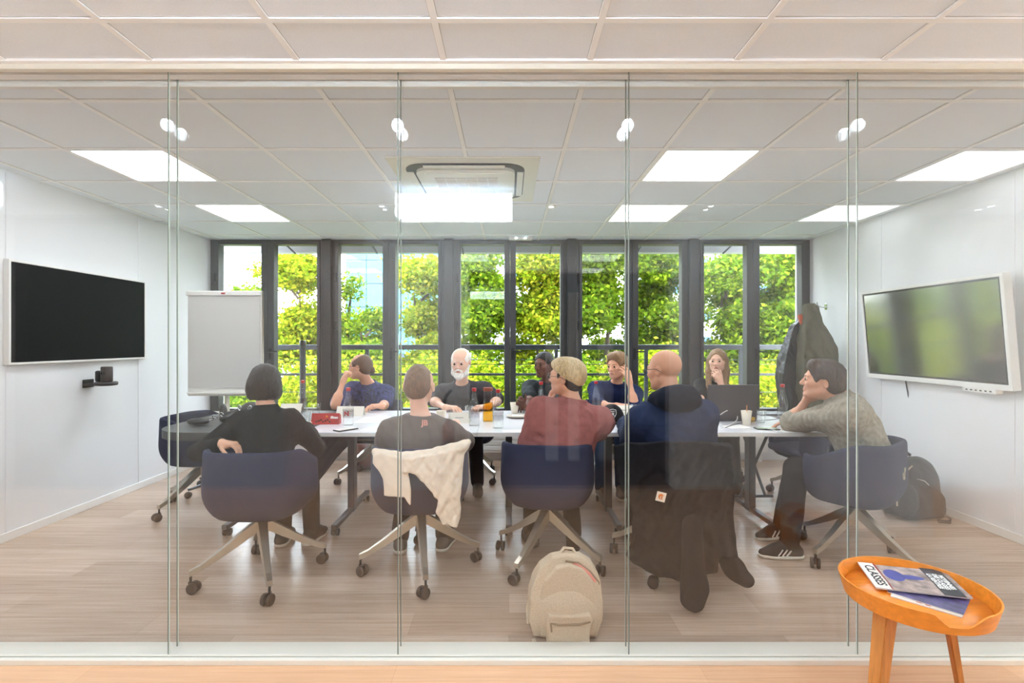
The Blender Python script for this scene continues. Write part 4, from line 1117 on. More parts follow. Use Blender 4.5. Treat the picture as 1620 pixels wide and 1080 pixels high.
# ------------------------------------------------------------------ flip chart
fx0, fx1, fy = P(298, 0, 4.5).x, P(415, 0, 4.5).x, 4.5
fc = thing('flip_chart', 'white flip chart with a blank pad standing by the windows at the left', 'flip chart', ((fx0 + fx1) / 2, fy, 0))
hw_ = (fx1 - fx0) / 2; zt, zb = P(0, 460, 4.5).z, P(0, 626, 4.5).z
obj('board', newbox(-hw_, hw_, -.01, .01, zb, zt, bev=.003), M['white'], fc)
pd = obj('paper_pad', newbox(-hw_ + .012, hw_ - .012, -.024, -.0105, zb + .075, zt - .05), mat('pad_paper', srgb(214, 213, 210), .9), fc)
bm = newbox(-hw_, hw_, -.035, -.0105, zt - .045, zt - .004, bev=.004); cl = obj('clamp_bar', bm, M['white'], fc)
obj('maker_mark', newbox(-.018, .018, -.037, -.035, zt - .032, zt - .018), M['red'], cl)
obj('pen_tray', newbox(-hw_ + .02, hw_ - .02, -.055, -.0105, zb + .02, zb + .035, bev=.003), M['white'], fc)
bm = bmesh.new(); tube(bm, [(hw_ + .004, 0, zb + .05), (hw_ + .004, 0, zt)], .008, 8); obj('side_arm', bm, M['alu'], fc)
bm = bmesh.new(); tube(bm, [(0, .03, .12), (0, .03, zt - .1)], .02, 12); obj('column', bm, M['alu'], fc)
for k in range(5):
    a = D(90 + 72 * k)
    bm = bmesh.new(); tube(bm, [(0, .03, .12), (.32 * math.cos(a), .03 + .32 * math.sin(a), .075)], [.018, .012], 8); l = obj('leg', bm, M['steel'], fc)
    bm = lathe(bmesh.new(), [(.01, -.015), (.028, -.014), (.03, 0), (.028, .014), (.01, .015)], 14, cap_top=True)
    obj('wheel', bm, M['blackp'], l, loc=(.32 * math.cos(a), .03 + .32 * math.sin(a), .03), rot=(math.pi / 2, 0, 0))

# ------------------------------------------------------------------ air conditioner
ac = thing('air_conditioner', 'square white ceiling air conditioner with four louvres and a grille', 'air conditioner', ((ACX0 + ACX1) / 2, (ACY0 + ACY1) / 2, CE))
ha = (ACX1 - ACX0) / 2
bm = newbox(-ha, ha, -ha, ha, -.012, .0, bev=.003)
M['acw'] = mat('air_conditioner_plastic', srgb(230, 230, 220), .45)
obj('outer_panel', bm, M['acw'], ac)
def rrect(h, r, n=8):
    out = []
    for (sx, sy, a0) in ((1, 1, 0), (-1, 1, 90), (-1, -1, 180), (1, -1, 270)):
        out += [(sx * (h - r) + r * math.cos(D(a0 + 90 * i / n)), sy * (h - r) + r * math.sin(D(a0 + 90 * i / n))) for i in range(n + 1)]
    return out
obj('air_slot', prism(bmesh.new(), rrect(.395, .13), -.014, -.0121), M['anth'], ac)
bm = prism(bmesh.new(), rrect(.330, .09), -.034, -.014); obj('inner_panel', bm, M['acw'], ac)
bm = prism(bmesh.new(), rrect(.275, .02), -.040, -.034); ip = obj('grille_frame', bm, M['acw'], ac)
bm = newbox(-.215, .215, -.20, .21, -.0425, -.040); gr = obj('grille', bm, mat('grille_mesh', srgb(196, 188, 176), .7), ac)
bm = bmesh.new()
for i in range(-3, 4): box(bm, i * .072 - .003, i * .072 + .003, -.20, .21, -.044, -.0425)
for i in range(24): box(bm, -.215, .215, -.195 + i * .0172, -.191 + i * .0172, -.0436, -.0425)
gb = obj('grille_bars', bm, M['acw'], gr)
for k in range(4):
    bm = newbox(-.265, .265, .345, .388, -.008, .0, bev=.004)
    obj('louvre', bm, M['acw'], ac, loc=(0, 0, -.022), rot=(0, 0, k * math.pi / 2))

# small things on walls
ext_root = thing('exit_light', 'small emergency light on the ceiling edge above the middle windows', 'emergency light', (.13, 5.5, CE))
obj('housing', newbox(-.13, .13, -.03, .03, -.035, 0, bev=.006), M['white'], ext_root)
for s in (-1, 1): obj('lamp', newbox(s * .05 - .012, s * .05 + .012, -.034, -.030, -.026, -.012), mat('green_white_lamp', (.75, 1, .9, 1), .4, emit=2.0), ext_root)

# fire extinguisher on the hall wall behind the viewer
fe = thing('fire_extinguisher', 'red fire extinguisher with a black hose, mirrored in the glass beside the grey T-shirt', 'fire extinguisher', (-.545, HY0 + .085, .26))
bm = lathe(bmesh.new(), [(.0, 0), (.05, 0), (.058, .012), (.058, .30), (.045, .345), (.02, .365), (.02, .385)], 24, cap_top=True)
M['fered'] = mat('extinguisher_red', srgb(120, 10, 16), .3)
cyl = obj('cylinder', bm, M['fered'], fe)
obj('valve', box(newbox(-.022, .022, -.018, .018, .375, .41, bev=.004), -.012, .012, -.02, .09, .41, .42, bev=.003), M['blackp'], fe)
bm = bmesh.new(); tube(bm, [(.0, .02, .395), (-.03, .03, .45), (-.035, .03, .52), (-.02, .03, .59), (.03, .03, .65)], .014, 10); obj('hose', bm, M['blackp'], fe)
lb = obj('label_plate', bmesh.ops.create_grid and newbox(-.03, .03, .0575, .0595, .03, .20), mat('label_blue', srgb(34, 30, 70), .5), cyl)
me = text_mesh('MODE\nD EMPLOI\n1 TIRER\n2 APPUYER\n3 VISER', .022, .0004, .0005)
o = obj('label_text', me, M['white'], lb, loc=(0, .0605, .115), rot=(math.pi / 2, 0, math.pi))
obj('wall_hook', newbox(-.02, .02, -.083, -.05, .30, .36), M['steel'], fe)
# ------------------------------------------------------------------ soft things: cloths, coats, bags
def pxz(pts, d): return [((x - CX) / F * d, EYE + (CY - y) / F * d) for x, y in pts]
M['cream'] = mat('cream_cotton', srgb(232, 214, 194), .9, var=.04, scale=(30, 30, 30), bump=.2, bscale=(120, 120, 120))
M['coat'] = cloth('dark_coat', srgb(20, 20, 25), .15)

# cream cloth over the second chair
base = (-.50, 2.66, .80)
def shell_y(cx, cy, rz=0.0, r=.300):
    def f(X_, Z_): return cy - .268 * np.sqrt(np.clip(1 - (np.abs(X_ - cx) / .36) ** 3.2, 0.02, 1)) - .012
    return f
S = Solid((-.86, 2.50, .18), (-.16, 2.98, .86), .006)
yA = lambda U, W: 2.955 + .01 - .30 * np.clip(1 - (np.abs(U + .52) / .335) ** 3.0, 0.0, 1) ** (1 / 3.0) - .012
left = pxz([(589, 722), (604, 714), (640, 724), (661, 722), (645, 745), (650, 772), (651, 800), (640, 786), (625, 785), (607, 784), (606, 758), (598, 744), (589, 733)], 2.66)
right = pxz([(640, 724), (690, 717), (725, 710), (733, 706), (739, 714), (733, 722), (731, 748), (727, 790), (728, 822), (722, 836), (700, 828), (690, 808), (693, 790), (672, 764), (657, 748), (647, 745), (640, 745)], 2.66)
S.poly(left, yA, .011, k=.01, amp=.010, fr=70, seed=4)
S.poly(right, lambda U, W: yA(U, W) - .01, .013, k=.01, amp=.014, fr=85, seed=8)
# the roll over the top edge of the back
top = pxz([(592, 718), (640, 724), (690, 717), (735, 709)], 2.66)
for a, b in zip(top[:-1], top[1:]):
    S.cone((a[0], float(yA(np.array(a[0]), 0)) + .02, a[1] + .005), (b[0], float(yA(np.array(b[0]), 0)) + .02, b[1] + .005), .022, .022, k=.02)
S.cone((top[-1][0] - .02, 2.70, top[-1][1]), (top[-1][0] + .005, 2.80, top[-1][1] + .005), .024, .02, k=.02)
S.wrinkle(.005, (60, 40, 14), 31)
o = solid_obj('draped_cloth', S, M['cream'], None, base); o.location = base
tag(o, 'crumpled cream cotton cloth hanging over the back of the second chair', 'cloth')

# long dark coat over the fourth chair
base = (.97, 2.66, .76)
S = Solid((.46, 2.44, .0), (1.42, 3.02, .84), .0075)
yB = lambda U, W: 3.02 + .01 - .335 * np.clip(1 - (np.abs(U - .95) / .43) ** 3.0, 0.0, 1) ** (1 / 3.0) - .02 - .10 * np.clip((.42 - W) / .42, 0, 1)
out = pxz([(981, 714), (1000, 707), (1060, 702), (1120, 702), (1165, 710), (1170, 790), (1168, 880), (1142, 884), (1133, 902), (1113, 905), (1112, 912), (1085, 916), (1040, 910), (1002, 893), (996, 886), (1003, 862), (1010, 822), (985, 770)], 2.62)
S.poly(out, yB, .017, k=.02, amp=.018, fr=52, seed=3)
# sleeves: one hanging straight, one thrown out to the right
S.cone((P(1096, 860, 2.55).x, 2.56, .40), (P(1096, 925, 2.50).x, 2.47, .13), .052, .060, k=.06)
S.cone((P(1094, 925, 2.50).x, 2.46, .14), (P(1092, 938, 2.47).x, 2.44, .075), .06, .055, k=.02)
S.cone((P(1140, 850, 2.6).x, 2.70, .34), (P(1160, 900, 2.66).x, 2.68, .14), .05, .05, k=.04)
S.cone((P(1160, 900, 2.66).x, 2.68, .13), (P(1180, 918, 2.66).x, 2.66, .075), .05, .042, k=.03)
S.cone((.72, 2.80, .745), (1.22, 2.80, .745), .03, .03, k=.05)
S.wrinkle(.010, (26, 20, 9), 17)
S.plane((0, 0, .008), (0, 0, -1))
o = solid_obj('coat', S, M['coat'], None, base); o.location = base
tag(o, 'long dark coat with a small square patch hanging over the bald person\'s chair', 'coat')
pc = P(1048, 788, 2.56)
pt = obj('patch', newbox(-.024, .024, -.002, .003, -.024, .024), mat('patch_cream', srgb(236, 222, 206), .7), o, loc=Vector((pc.x, 2.585, pc.z)) - Vector(base), rot=(0, D(14), 0))
bm = bmesh.new(); tube(bm, [(.011 * math.cos(a), -.003, .011 * math.sin(a)) for a in np.linspace(.7, 5.6, 12)], [.004 + .002 * math.sin(i * .5) for i in range(12)], 6)
tube(bm, [(.0, -.003, -.004), (.006, -.003, .002)], .004, 6)
obj('emblem', bm, mat('patch_orange', srgb(226, 128, 48), .6), pt)

# coats on the wall hook at the right
hk = thing('coat_hook', 'small metal coat hook on the right wall above the hanging jackets', 'hook', (XR, 5.35, 1.73))
bm = bmesh.new(); tube(bm, [(0, 0, -.02), (-.05, -.0, -.02), (-.09, 0, .0), (-.10, 0, .035)], .007, 8); obj('arm', bm, M['chrome'], hk)
obj('plate', newbox(-.006, 0, -.02, .02, -.045, .02, bev=.002), M['chrome'], hk)
def hang(pts, d, y0, thick, material, label, nm, seed, wr=.014):
    q = pxz(pts, d); xs = [a[0] for a in q]; zs = [a[1] for a in q]
    S = Solid((min(xs) - .05, y0 - .17, min(zs) - .05), (min(max(xs) + .05, XR - .005), y0 + .17, max(zs) + .05), .008)
    zt_, zb_ = max(zs), min(zs)
    th = lambda U, W: .035 + thick * np.clip((zt_ - W) / (zt_ - zb_) * 2.2, 0, 1)
    S.poly(q, y0, th, k=.0, amp=.02, fr=30, seed=seed)
    S.wrinkle(wr, (34, 20, 4), seed); S.wrinkle(.008, (75, 50, 9), seed + 1)
    b = (sum(xs) / len(xs), y0, zt_)
    o = solid_obj(nm, S, material, None, b); o.location = b
    tag(o, label, 'jacket'); return o
hang([(1262, 508), (1268, 500), (1272, 520), (1276, 560), (1280, 600), (1282, 652), (1262, 660), (1246, 662), (1238, 640), (1233, 612), (1232, 590), (1238, 560), (1246, 530), (1254, 514)], 5.22, 5.22, .05, mat('black_leather', srgb(36, 36, 40), .45, bump=.4, scale=(14, 14, 5)), 'black jacket with an orange collar loop, hanging beside the last window', 'hanging_jacket', 5)
hang([(1272, 482), (1284, 480), (1291, 487), (1294, 508), (1304, 528), (1316, 550), (1320, 600), (1322, 668), (1300, 672), (1272, 668), (1262, 620), (1262, 560), (1266, 530), (1268, 508)], 5.12, 5.10, .06, cloth('olive_cotton', srgb(106, 102, 86), .12), 'olive hooded jacket hanging from the hook on the right wall', 'hanging_jacket', 9)
bm = bmesh.new(); 
lp = obj('collar_loop', newbox(-.02, .02, -.015, .015, -.05, .05, bev=.008), mat('orange_lining', srgb(206, 92, 52), .7), None, loc=P(1267, 505, 5.13), rot=(0, D(-15), 0))
jk = [o for o in COL.objects if o.name == 'hanging_jacket'][0]
lp.parent = jk; lp.location = Vector(P(1267, 505, 5.13)) - jk.location

# grey backpack by the right wall
bc = (3.10, 3.86, 0)
bp = thing('backpack', 'dark grey backpack slumped on the floor against the right wall', 'backpack', bc)
S = Solid((2.80, 3.62, -.01), (3.39, 4.12, .52), .007)
S.ell((3.10, 3.87, .17), (.205, .15, .19), k=0); S.ell((3.14, 3.88, .30), (.16, .12, .15), k=.06); S.box((3.12, 3.87, .10), (.18, .13, .10), rd=.05, k=.05)
S.ell((3.03, 3.85, .33), (.10, .10, .10), k=.04); S.cone((3.20, 3.92, .40), (3.25, 3.92, .34), .04, .04, k=.03)
S.wrinkle(.012, (18, 18, 14), 41); S.wrinkle(.004, (45, 45, 40), 42); S.plane((0, 0, .002), (0, 0, -1))
body = solid_obj('bag', S, M['bag_grey'], bp, bc)
S = Solid((2.84, 3.60, .0), (3.1, 3.9, .36), .006); S.ell((2.98, 3.76, .15), (.10, .07, .13), k=0); S.wrinkle(.006, (40, 40, 20), 3)
solid_obj('front_pocket', S, M['bag_grey'], bp, bc)
bm = bmesh.new(); tube(bm, [Vector(v) - Vector(bc) for v in ((3.03, 3.75, .41), (2.93, 3.73, .34), (2.885, 3.72, .24), (2.885, 3.71, .12))], .006, 6); obj('zip', bm, mat('tan_cord', srgb(176, 156, 138), .5), bp)
bm = bmesh.new(); tube(bm, [Vector(v) - Vector(bc) for v in ((3.02, 3.70, .325), (3.08, 3.70, .31), (3.12, 3.71, .275))], .0035, 6); obj('pocket_zip', bm, M['chrome'], bp)
bm = bmesh.new(); tube(bm, [Vector(v) - Vector(bc) for v in ((3.06, 3.92, .43), (3.07, 3.93, .475), (3.11, 3.93, .485), (3.15, 3.92, .45))], .012, 8); obj('grab_handle', bm, M['bag_grey'], bp)
bm = bmesh.new(); tube(bm, [Vector(v) - Vector(bc) for v in ((3.24, 3.78, .06), (3.29, 3.72, .02), (3.25, 3.68, .012), (3.18, 3.70, .012))], .011, 8); obj('strap', bm, M['bag_grey'], bp)

# beige backpack against the glass
bc = (.26, 2.29, 0)
bp = thing('backpack', 'beige canvas backpack leaning on the glass, pink lining showing at the zip', 'backpack', bc)
S = Solid((.06, 2.19, -.01), (.48, 2.48, .47), .005)
ZK = .86
def out_b(s=1.0, dz=0): return [(bc[0] + x * s, z * s + dz) for x, z in ((-.150, .02), (-.172, .10), (-.165, .20), (-.15, .27), (-.115, .345), (-.06, .395), (.01, .41), (.075, .40), (.125, .36), (.158, .29), (.165, .19), (.158, .10), (.135, .015), (0, .005))]
S.poly(out_b(), lambda U, W: 2.325 + .03 * (W / .4), lambda U, W: .075 - .05 * np.clip((W - .2) / .25, 0, 1), k=0, amp=.004, fr=20)
S.ell((.26, 2.30, .13), (.15, .085, .13), k=.04)
S.wrinkle(.004, (30, 30, 22), 51); S.plane((0, 0, .002), (0, 0, -1))
solid_obj('bag', S, M['bag_beige'], bp, bc)
S = Solid((.06, 2.17, -.01), (.48, 2.42, .45), .005)
S.poly([(bc[0] + x, z) for x, z in ((-.118, .03), (-.125, .12), (-.118, .22), (-.098, .30), (-.045, .362), (.02, .378), (.075, .355), (.118, .30), (.135, .22), (.135, .10), (.12, .03))], lambda U, W: 2.252 + .052 * (W / .4), .022, k=0, amp=.003, fr=20, seed=3)
S.wrinkle(.003, (30, 30, 22), 52)
solid_obj('front_panel', S, M['bag_beige'], bp, bc)
S = Solid((.10, 2.16, -.01), (.46, 2.3, .22), .005)
S.poly([(bc[0] + x, z) for x, z in ((-.092, .012), (-.095, .10), (-.085, .158), (.10, .160), (.112, .13), (.100, .09), (.095, .012))], lambda U, W: 2.222, .020, k=0, amp=.002, fr=20, seed=5)
S.wrinkle(.003, (36, 36, 30), 53); S.plane((0, 0, .002), (0, 0, -1))
pk = solid_obj('front_pocket', S, M['bag_beige'], bp, bc)
q = lambda x, y, z: Vector((x, y - bc[1] + 0, z))
bm = bmesh.new(); tube(bm, [q(-.082, 2.205, .122), q(-.04, 2.198, .116), (.05, 2.198 - bc[1], .118), q(.098, 2.205, .128)], .0045, 6); zp = obj('zip', bm, mat('tan_zip', srgb(150, 128, 104), .6), pk)
bm = bmesh.new(); tube(bm, [q(-.076, 2.199, .118), q(-.074, 2.193, .098), q(-.073, 2.192, .085)], .004, 6); obj('zip_pull', bm, zp.data.materials[0], pk)
lbl = obj('cloth_label', newbox(.060, .092, 2.1965 - bc[1], 2.200 - bc[1], .012, .034), mat('label_beige', srgb(220, 204, 184), .8), pk)
bm = bmesh.new(); tube(bm, [q(.066, 2.196, .018), q(.070, 2.195, .028), q(.076, 2.195, .020), q(.081, 2.195, .029), q(.087, 2.196, .020)], .0013, 5); obj('label_mark', bm, M['steel'], lbl)
bm = bmesh.new(); tube(bm, [q(x, 2.262 + .05 * z / .4, z) for x, z in ((.03, .375), (.07, .362), (.105, .325), (.135, .285), (.142, .24))], [.006, .012, .014, .010, .004], 8); obj('lining', bm, mat('pink_lining', srgb(232, 150, 138), .8), bp)
bm = bmesh.new(); tube(bm, [q(x, 2.255 + .05 * z / .4, z) for x, z in ((.0, .388), (.06, .380), (.11, .338), (.15, .285), (.156, .225))], .0045, 6); obj('main_zip', bm, zp.data.materials[0], bp)
bm = newbox(-.30, -.13, -.012, .012, 0, .004, bev=.001); o = obj('strap', bm, M['bag_beige'], bp, loc=(-.01, -.02, .02), rot=(0, D(-8), D(6)))
bm = bmesh.new(); tube(bm, [q(-.155, 2.33, .20), q(-.172, 2.31, .14), q(-.168, 2.30, .06)], .010, 8); obj('side_strap', bm, M['bag_beige'], bp)
bm = bmesh.new(); tube(bm, [q(-.02, 2.36, .40), q(.0, 2.365, .43), q(.04, 2.365, .425), q(.055, 2.36, .395)], .008, 8); obj('grab_handle', bm, M['bag_beige'], bp)

bp.location.y -= .012
for ch in [bp] + list(bp.children_recursive):
    if ch.type == 'MESH':
        ch.data.transform(Matrix.Diagonal((1, 1, ZK, 1))); ch.location.z *= ZK

# dark red bag by the radiator
bc = (P(588, 0, 5.2).x, 5.30, 0)
S = Solid((bc[0] - .26, bc[1] - .17, -.01), (bc[0] + .26, bc[1] + .16, .36), .008)
S.box((bc[0], bc[1], .14), (.19, .10, .14), rd=.06, k=0); S.wrinkle(.010, (20, 20, 16), 61); S.plane((0, 0, .002), (0, 0, -1))
rb = solid_obj('shoulder_bag', S, mat('dark_red_leather', srgb(104, 34, 28), .5, var=.1), None, bc); rb.location = bc
tag(rb, 'dark red bag on the floor below the windows behind the grey T-shirt', 'bag')
bm = bmesh.new(); tube(bm, [(-.16, -.06, .20), (-.20, -.09, .10), (-.24, -.12, .01), (-.30, -.14, .008)], .008, 6); obj('strap', bm, rb.data.materials[0], rb)

# black bag with buckles on the dark table
bc = (-1.98, 3.70, TZ)
S = Solid((-2.24, 3.50, TZ - .01), (-1.62, 4.0, TZ + .20), .006)
S.ell((-1.80, 3.76, TZ + .06), (.13, .12, .085), k=0); S.ell((-1.92, 3.70, TZ + .04), (.09, .09, .05), k=.03)
S.wrinkle(.012, (30, 30, 22), 71); S.plane((0, 0, TZ + .002), (0, 0, -1))
bb = thing('bag', 'slumped black leather bag with shiny buckles on the dark table', 'bag', bc)
solid_obj('bag_body', S, mat('black_leather_bag', srgb(26, 26, 28), .3), bb, bc)
S = Solid((-2.28, 3.45, TZ - .01), (-2.0, 3.75, TZ + .08), .005); S.ell((-2.12, 3.60, TZ + .026), (.085, .05, .024), R=np.array(Matrix.Rotation(D(-12), 3, 'Z')), k=0)
solid_obj('pad', S, M['blackp'], bb, bc)
S = Solid((-2.06, 3.62, TZ - .01), (-1.94, 3.8, TZ + .16), .005); S.ell((-1.995, 3.70, TZ + .075), (.024, .035, .068), k=0)
solid_obj('side_pad', S, M['blackp'], bb, bc)
for i, (x, y, z) in enumerate(((-2.03, 3.60, .045), (-2.00, 3.60, .06), (-1.95, 3.60, .075), (-1.84, 3.635, .12), (-1.78, 3.66, .115))):
    bm = bmesh.new(); tube(bm, [(.018 * math.cos(a), 0, .012 * math.sin(a)) for a in np.linspace(0, 6.283, 11)], .0035, 6, cap=False)
    obj('buckle', bm, M['chrome'], bb, loc=(x - bc[0], y - bc[1], z), rot=(.4, .5 * i, .3))

bb.location.x -= .12
# ------------------------------------------------------------------ small things on the tables
M['bottle'] = glass_mat('clear_bottle_glass', (.985, .99, .985, 1), .07, gain=1.0)
M['water'] = glass_mat('water', (.97, .98, .985, 1), .03)
M['juice'] = glass_mat('amber_juice', (.93, .66, .04, 1), .03)
def place(px, py): d = F * (EYE - TZ) / (py - CY); return ((px - CX) / F * d, d)
def bottle(px, py, label, tall=.27, group='water bottles on the meeting tables', mark=None):
    x, y = place(px, py)
    t = thing('water_bottle', label, 'bottle', (x, y, TZ), 0, group)
    k = tall / .27
    prof = [(.0, 0), (.036, 0), (.038, .006), (.038, .115), (.034, .145), (.020, .195), (.0135, .225), (.0125, .250)]
    obj('glass_body', lathe(bmesh.new(), [(r, z * k) for r, z in prof], 20), M['bottle'], t)
    obj('water', lathe(bmesh.new(), [(.0, .004), (.0345, .004), (.0345, .085 * k), (.0, .085 * k)], 16), M['water'], t)
    obj('cap', lathe(bmesh.new(), [(.0145, .246 * k), (.0155, .248 * k), (.0155, .268 * k), (.013, .270 * k)], 16, cap_top=True), M['redcap'], t)
    lb = obj('label_sticker', lathe(bmesh.new(), [(.0385, .055 * k), (.0385, .115 * k)], 20, cap_bottom=False), glass_mat('bottle_label', (.78, .78, .80, 1), .08), t)
    if mark:
        me = text_mesh(mark, .045, .0004, .002); obj('label_letter', me, M['red'], lb, loc=(0, -.0395, .085 * k), rot=(math.pi / 2, 0, 0))
    return t
bottle(551, 672, 'clear water bottle with a red N on its label, by the red box', mark='N')
bottle(479, 651, 'clear water bottle with a red cap right of the dark bobbed hair')
bottle(750, 673, 'clear water bottle with a red cap left of the amber carafe')
bottle(788, 677, 'clear water bottle with a red cap right of the amber carafe, nearest the front edge')
bottle(856, 655, 'clear water bottle with a red cap between the checked shirt and the blond hair')
bottle(943, 653, 'clear water bottle with a red cap behind the rose shirt, left of the black cap')
bottle(1238, 662, 'clear water bottle with a red cap beside the bare forearm at the right end')
x, y = place(772, 666)
ca = thing('carafe', 'glass carafe of amber juice with a cork stopper', 'carafe', (x, y, TZ))
obj('glass_body', lathe(bmesh.new(), [(.0, 0), (.042, 0), (.043, .01), (.040, .10), (.036, .14), (.033, .19), (.036, .235)], 24), M['bottle'], ca)
obj('juice', lathe(bmesh.new(), [(.0, .006), (.0395, .006), (.038, .10), (.0345, .142), (.0, .142)], 24), M['juice'], ca)
obj('stopper', lathe(bmesh.new(), [(.034, .228), (.038, .236), (.038, .252), (.034, .255)], 20, cap_top=True), mat('cork_brown', srgb(140, 72, 50), .7), ca)

def tumbler(px, py, label, h=.09, r=.036):
    x, y = place(px, py)
    o = obj('drinking_glass', lathe(bmesh.new(), [(.0, 0), (r * .8, 0), (r, h), (r - .003, h), (r * .8 - .003, .006), (.0, .006)], 20), M['bottle'], None, loc=(x, y, TZ + .0005))
    return tag(o, label, 'glass', 'clear tumblers on the meeting tables')
tumbler(500, 656, 'clear tumbler behind the red box, before the window wall')
tumbler(484, 668, 'clear tumbler beside the shoulder of the black jumper')
tumbler(742, 665, 'clear tumbler just left of the bottle and carafe', .11, .032)
tumbler(1204, 668, 'clear tumbler right of the paper cup with a stirrer')
tumbler(1000, 655, 'clear tumbler in front of the dark blue top', .08)
def cup(px, py, label, stir=False, h=.085):
    x, y = place(px, py)
    t = thing('paper_cup', label, 'cup', (x, y, TZ), 0, 'paper cups on the meeting tables')
    obj('cup_wall', lathe(bmesh.new(), [(.0, 0), (.026, 0), (.0375, h), (.0355, h), (.025, .005), (.0, .005)], 20), M['cup'], t)
    obj('rim', lathe(bmesh.new(), [(.0365, h - .001), (.039, h + .001), (.0365, h + .003), (.0355, h)], 20, cap_bottom=False), M['cup'], t)
    if stir:
        bm = bmesh.new(); tube(bm, [(.0, 0, .01), (.012, .02, h + .04)], .0035, 6); obj('stirrer', bm, M['oak'], t)
cup(814, 653, 'cream paper cup by the raised hand of the checked shirt')
cup(845, 655, 'cream paper cup left of the bottle beside the blond hair')
cup(1181, 672, 'cream paper cup with a wooden stirrer before the laptop', True, .10)
cup(698, 668, 'cream paper cup by the right arm of the grey T-shirt')
cup(892, 652, 'cream paper cup hidden behind the rose-shirted shoulder')
x, y = place(820, 660)
pl = thing('plate', 'pale round plate with a folded napkin, by the paper cups', 'plate', (x, y, TZ))
obj('dish', lathe(bmesh.new(), [(.0, 0), (.055, 0), (.095, .014), (.097, .018), (.055, .006), (.0, .006)], 28), mat('stoneware', srgb(196, 186, 170), .4), pl)
obj('napkin', newbox(-.05, .04, -.035, .03, .008, .018, bev=.004), M['paper'], pl)
x, y = place(838, 664)
tag(obj('red_card', newbox(-.02, .02, -.004, .004, 0, .055, bev=.002), M['red'], None, loc=(x, y, TZ)), 'small red upright card between the plate and the rose shirt', 'card')

# red box of treats, name cards, phone, papers
x, y = place(516, 670)
rb = thing('snack_box', 'flat red printed box lying tilted left of the bottle marked N', 'box', (x, y, TZ), D(2))
prof = [(-.035, 0), (.035, 0), (.030, .06), (-.008, .078)]
bm = bmesh.new(); prism(bm, [(a, b) for a, b in prof], -.10, .10, M=Matrix(((0, 0, 1, 0), (1, 0, 0, 0), (0, 1, 0, 0), (0, 0, 0, 1)))); bmesh.ops.recalc_face_normals(bm, faces=bm.faces)
bo = obj('carton', bm, M['red'], rb)
bm = bmesh.new()
random.seed(3)
fa = lambda u, v: Vector((u, -.035 + .027 * v - .001, .078 * v))
for i in range(7):
    u = -.06 + i * .016; v = .25 + .08 * (i % 3); bmesh.ops.create_uvsphere(bm, u_segments=8, v_segments=6, radius=.008, matrix=Matrix.Translation(fa(u, v)) @ Matrix.Diagonal((1, .3, .8, 1)))
obj('chocolates_print', bm, mat('chocolate', srgb(60, 26, 14), .4), bo)
bm = bmesh.new(); bmesh.ops.create_uvsphere(bm, u_segments=10, v_segments=6, radius=.009, matrix=Matrix.Translation(fa(.01, .7)) @ Matrix.Diagonal((1, .3, 1, 1)))
obj('orange_print', bm, mat('orange_print', srgb(226, 130, 30), .5), bo)
me = text_mesh('fêtes', .028, .0004, .0008); obj('lettering', me, M['paper'], bo, loc=tuple(fa(.065, .62)), rot=(D(66), 0, 0))
def name_card(px, py, w, label):
    x, y = place(px, py)
    t = thing('name_card', label, 'name card', (x, y, TZ), 0, 'folded name cards on the tables')
    bm = bmesh.new(); prism(bm, [(-.045, 0), (0, .075), (.045, 0), (.043, 0), (0, .072), (-.043, 0)], -w / 2, w / 2, M=Matrix(((0, 0, 1, 0), (1, 0, 0, 0), (0, 1, 0, 0), (0, 0, 0, 1)))); bmesh.ops.recalc_face_normals(bm, faces=bm.faces)
    c_ = obj('card', bm, M['offwhite'], t); bm = newbox(-.03, .03, -.0008, 0, -.002, .002)
    obj('written_line', bm, M['steel'], c_, loc=(-.0, -.0225, .038), rot=(D(-31), 0, 0))
name_card(555, 657, .22, 'cream folded name card behind the bottle marked N')
name_card(462, 652, .18, 'cream folded name card half hidden behind the black jumper')
name_card(727, 668, .16, 'cream folded name card left of the tumbler near the carafe')
name_card(985, 655, .16, 'cream folded name card before the dark blue top, behind the black cap')
def slab(name, px, py, w, dd, h, rz, m, label, cat, grp=None):
    x, y = place(px, py)
    return tag(obj(name, newbox(-w / 2, w / 2, -dd / 2, dd / 2, 0, h, bev=min(.003, h * .3)), m, None, loc=(x, y, TZ + .0004), rot=(0, 0, D(rz))), label, cat, grp)
ph = slab('smartphone', 547, 680, .075, .15, .008, -38, M['blackp'], 'phone with a pale screen on the table edge before the bottle marked N', 'phone')
obj('screen', newbox(-.034, .034, -.07, .07, .008, .0086), mat('pale_screen', srgb(214, 208, 200), .3), ph)
slab('paper_sheet', 590, 664, .21, .30, .0012, 0, M['paper'], 'white paper sheet right of the bottle marked N', 'paper', 'loose papers')
slab('paper_sheet', 607, 677, .21, .28, .0016, -20, M['paper'], 'white paper sheet by the left sleeve of the grey T-shirt', 'paper', 'loose papers')
slab('paper_sheet', 820, 682, .21, .10, .0012, 4, M['paper'], 'white paper sheet by the left sleeve of the rose shirt', 'paper', 'loose papers')
slab('paper_sheet', 1165, 675, .16, .12, .0012, 12, M['paper'], 'white paper sheet under the cables by the paper cup', 'paper', 'loose papers')
slab('paper_sheet', 1262, 682, .24, .10, .0012, 2, M['paper'], 'white paper sheet at the right table corner by the sweatshirt sleeve', 'paper', 'loose papers')
sp = slab('smartphone', 1213, 679, .15, .075, .009, -8, M['blackp'], 'dark phone with a lit greenish screen lying among the cables', 'phone')
obj('screen', newbox(-.068, .068, -.034, .034, .009, .0095), mat('greenish_screen', srgb(150, 164, 140), .25), sp)
slab('pen', 988, 668, .13, .008, .008, 40, mat('blue_pen', srgb(60, 80, 130), .4), 'blue pen beside the black cap', 'pen')
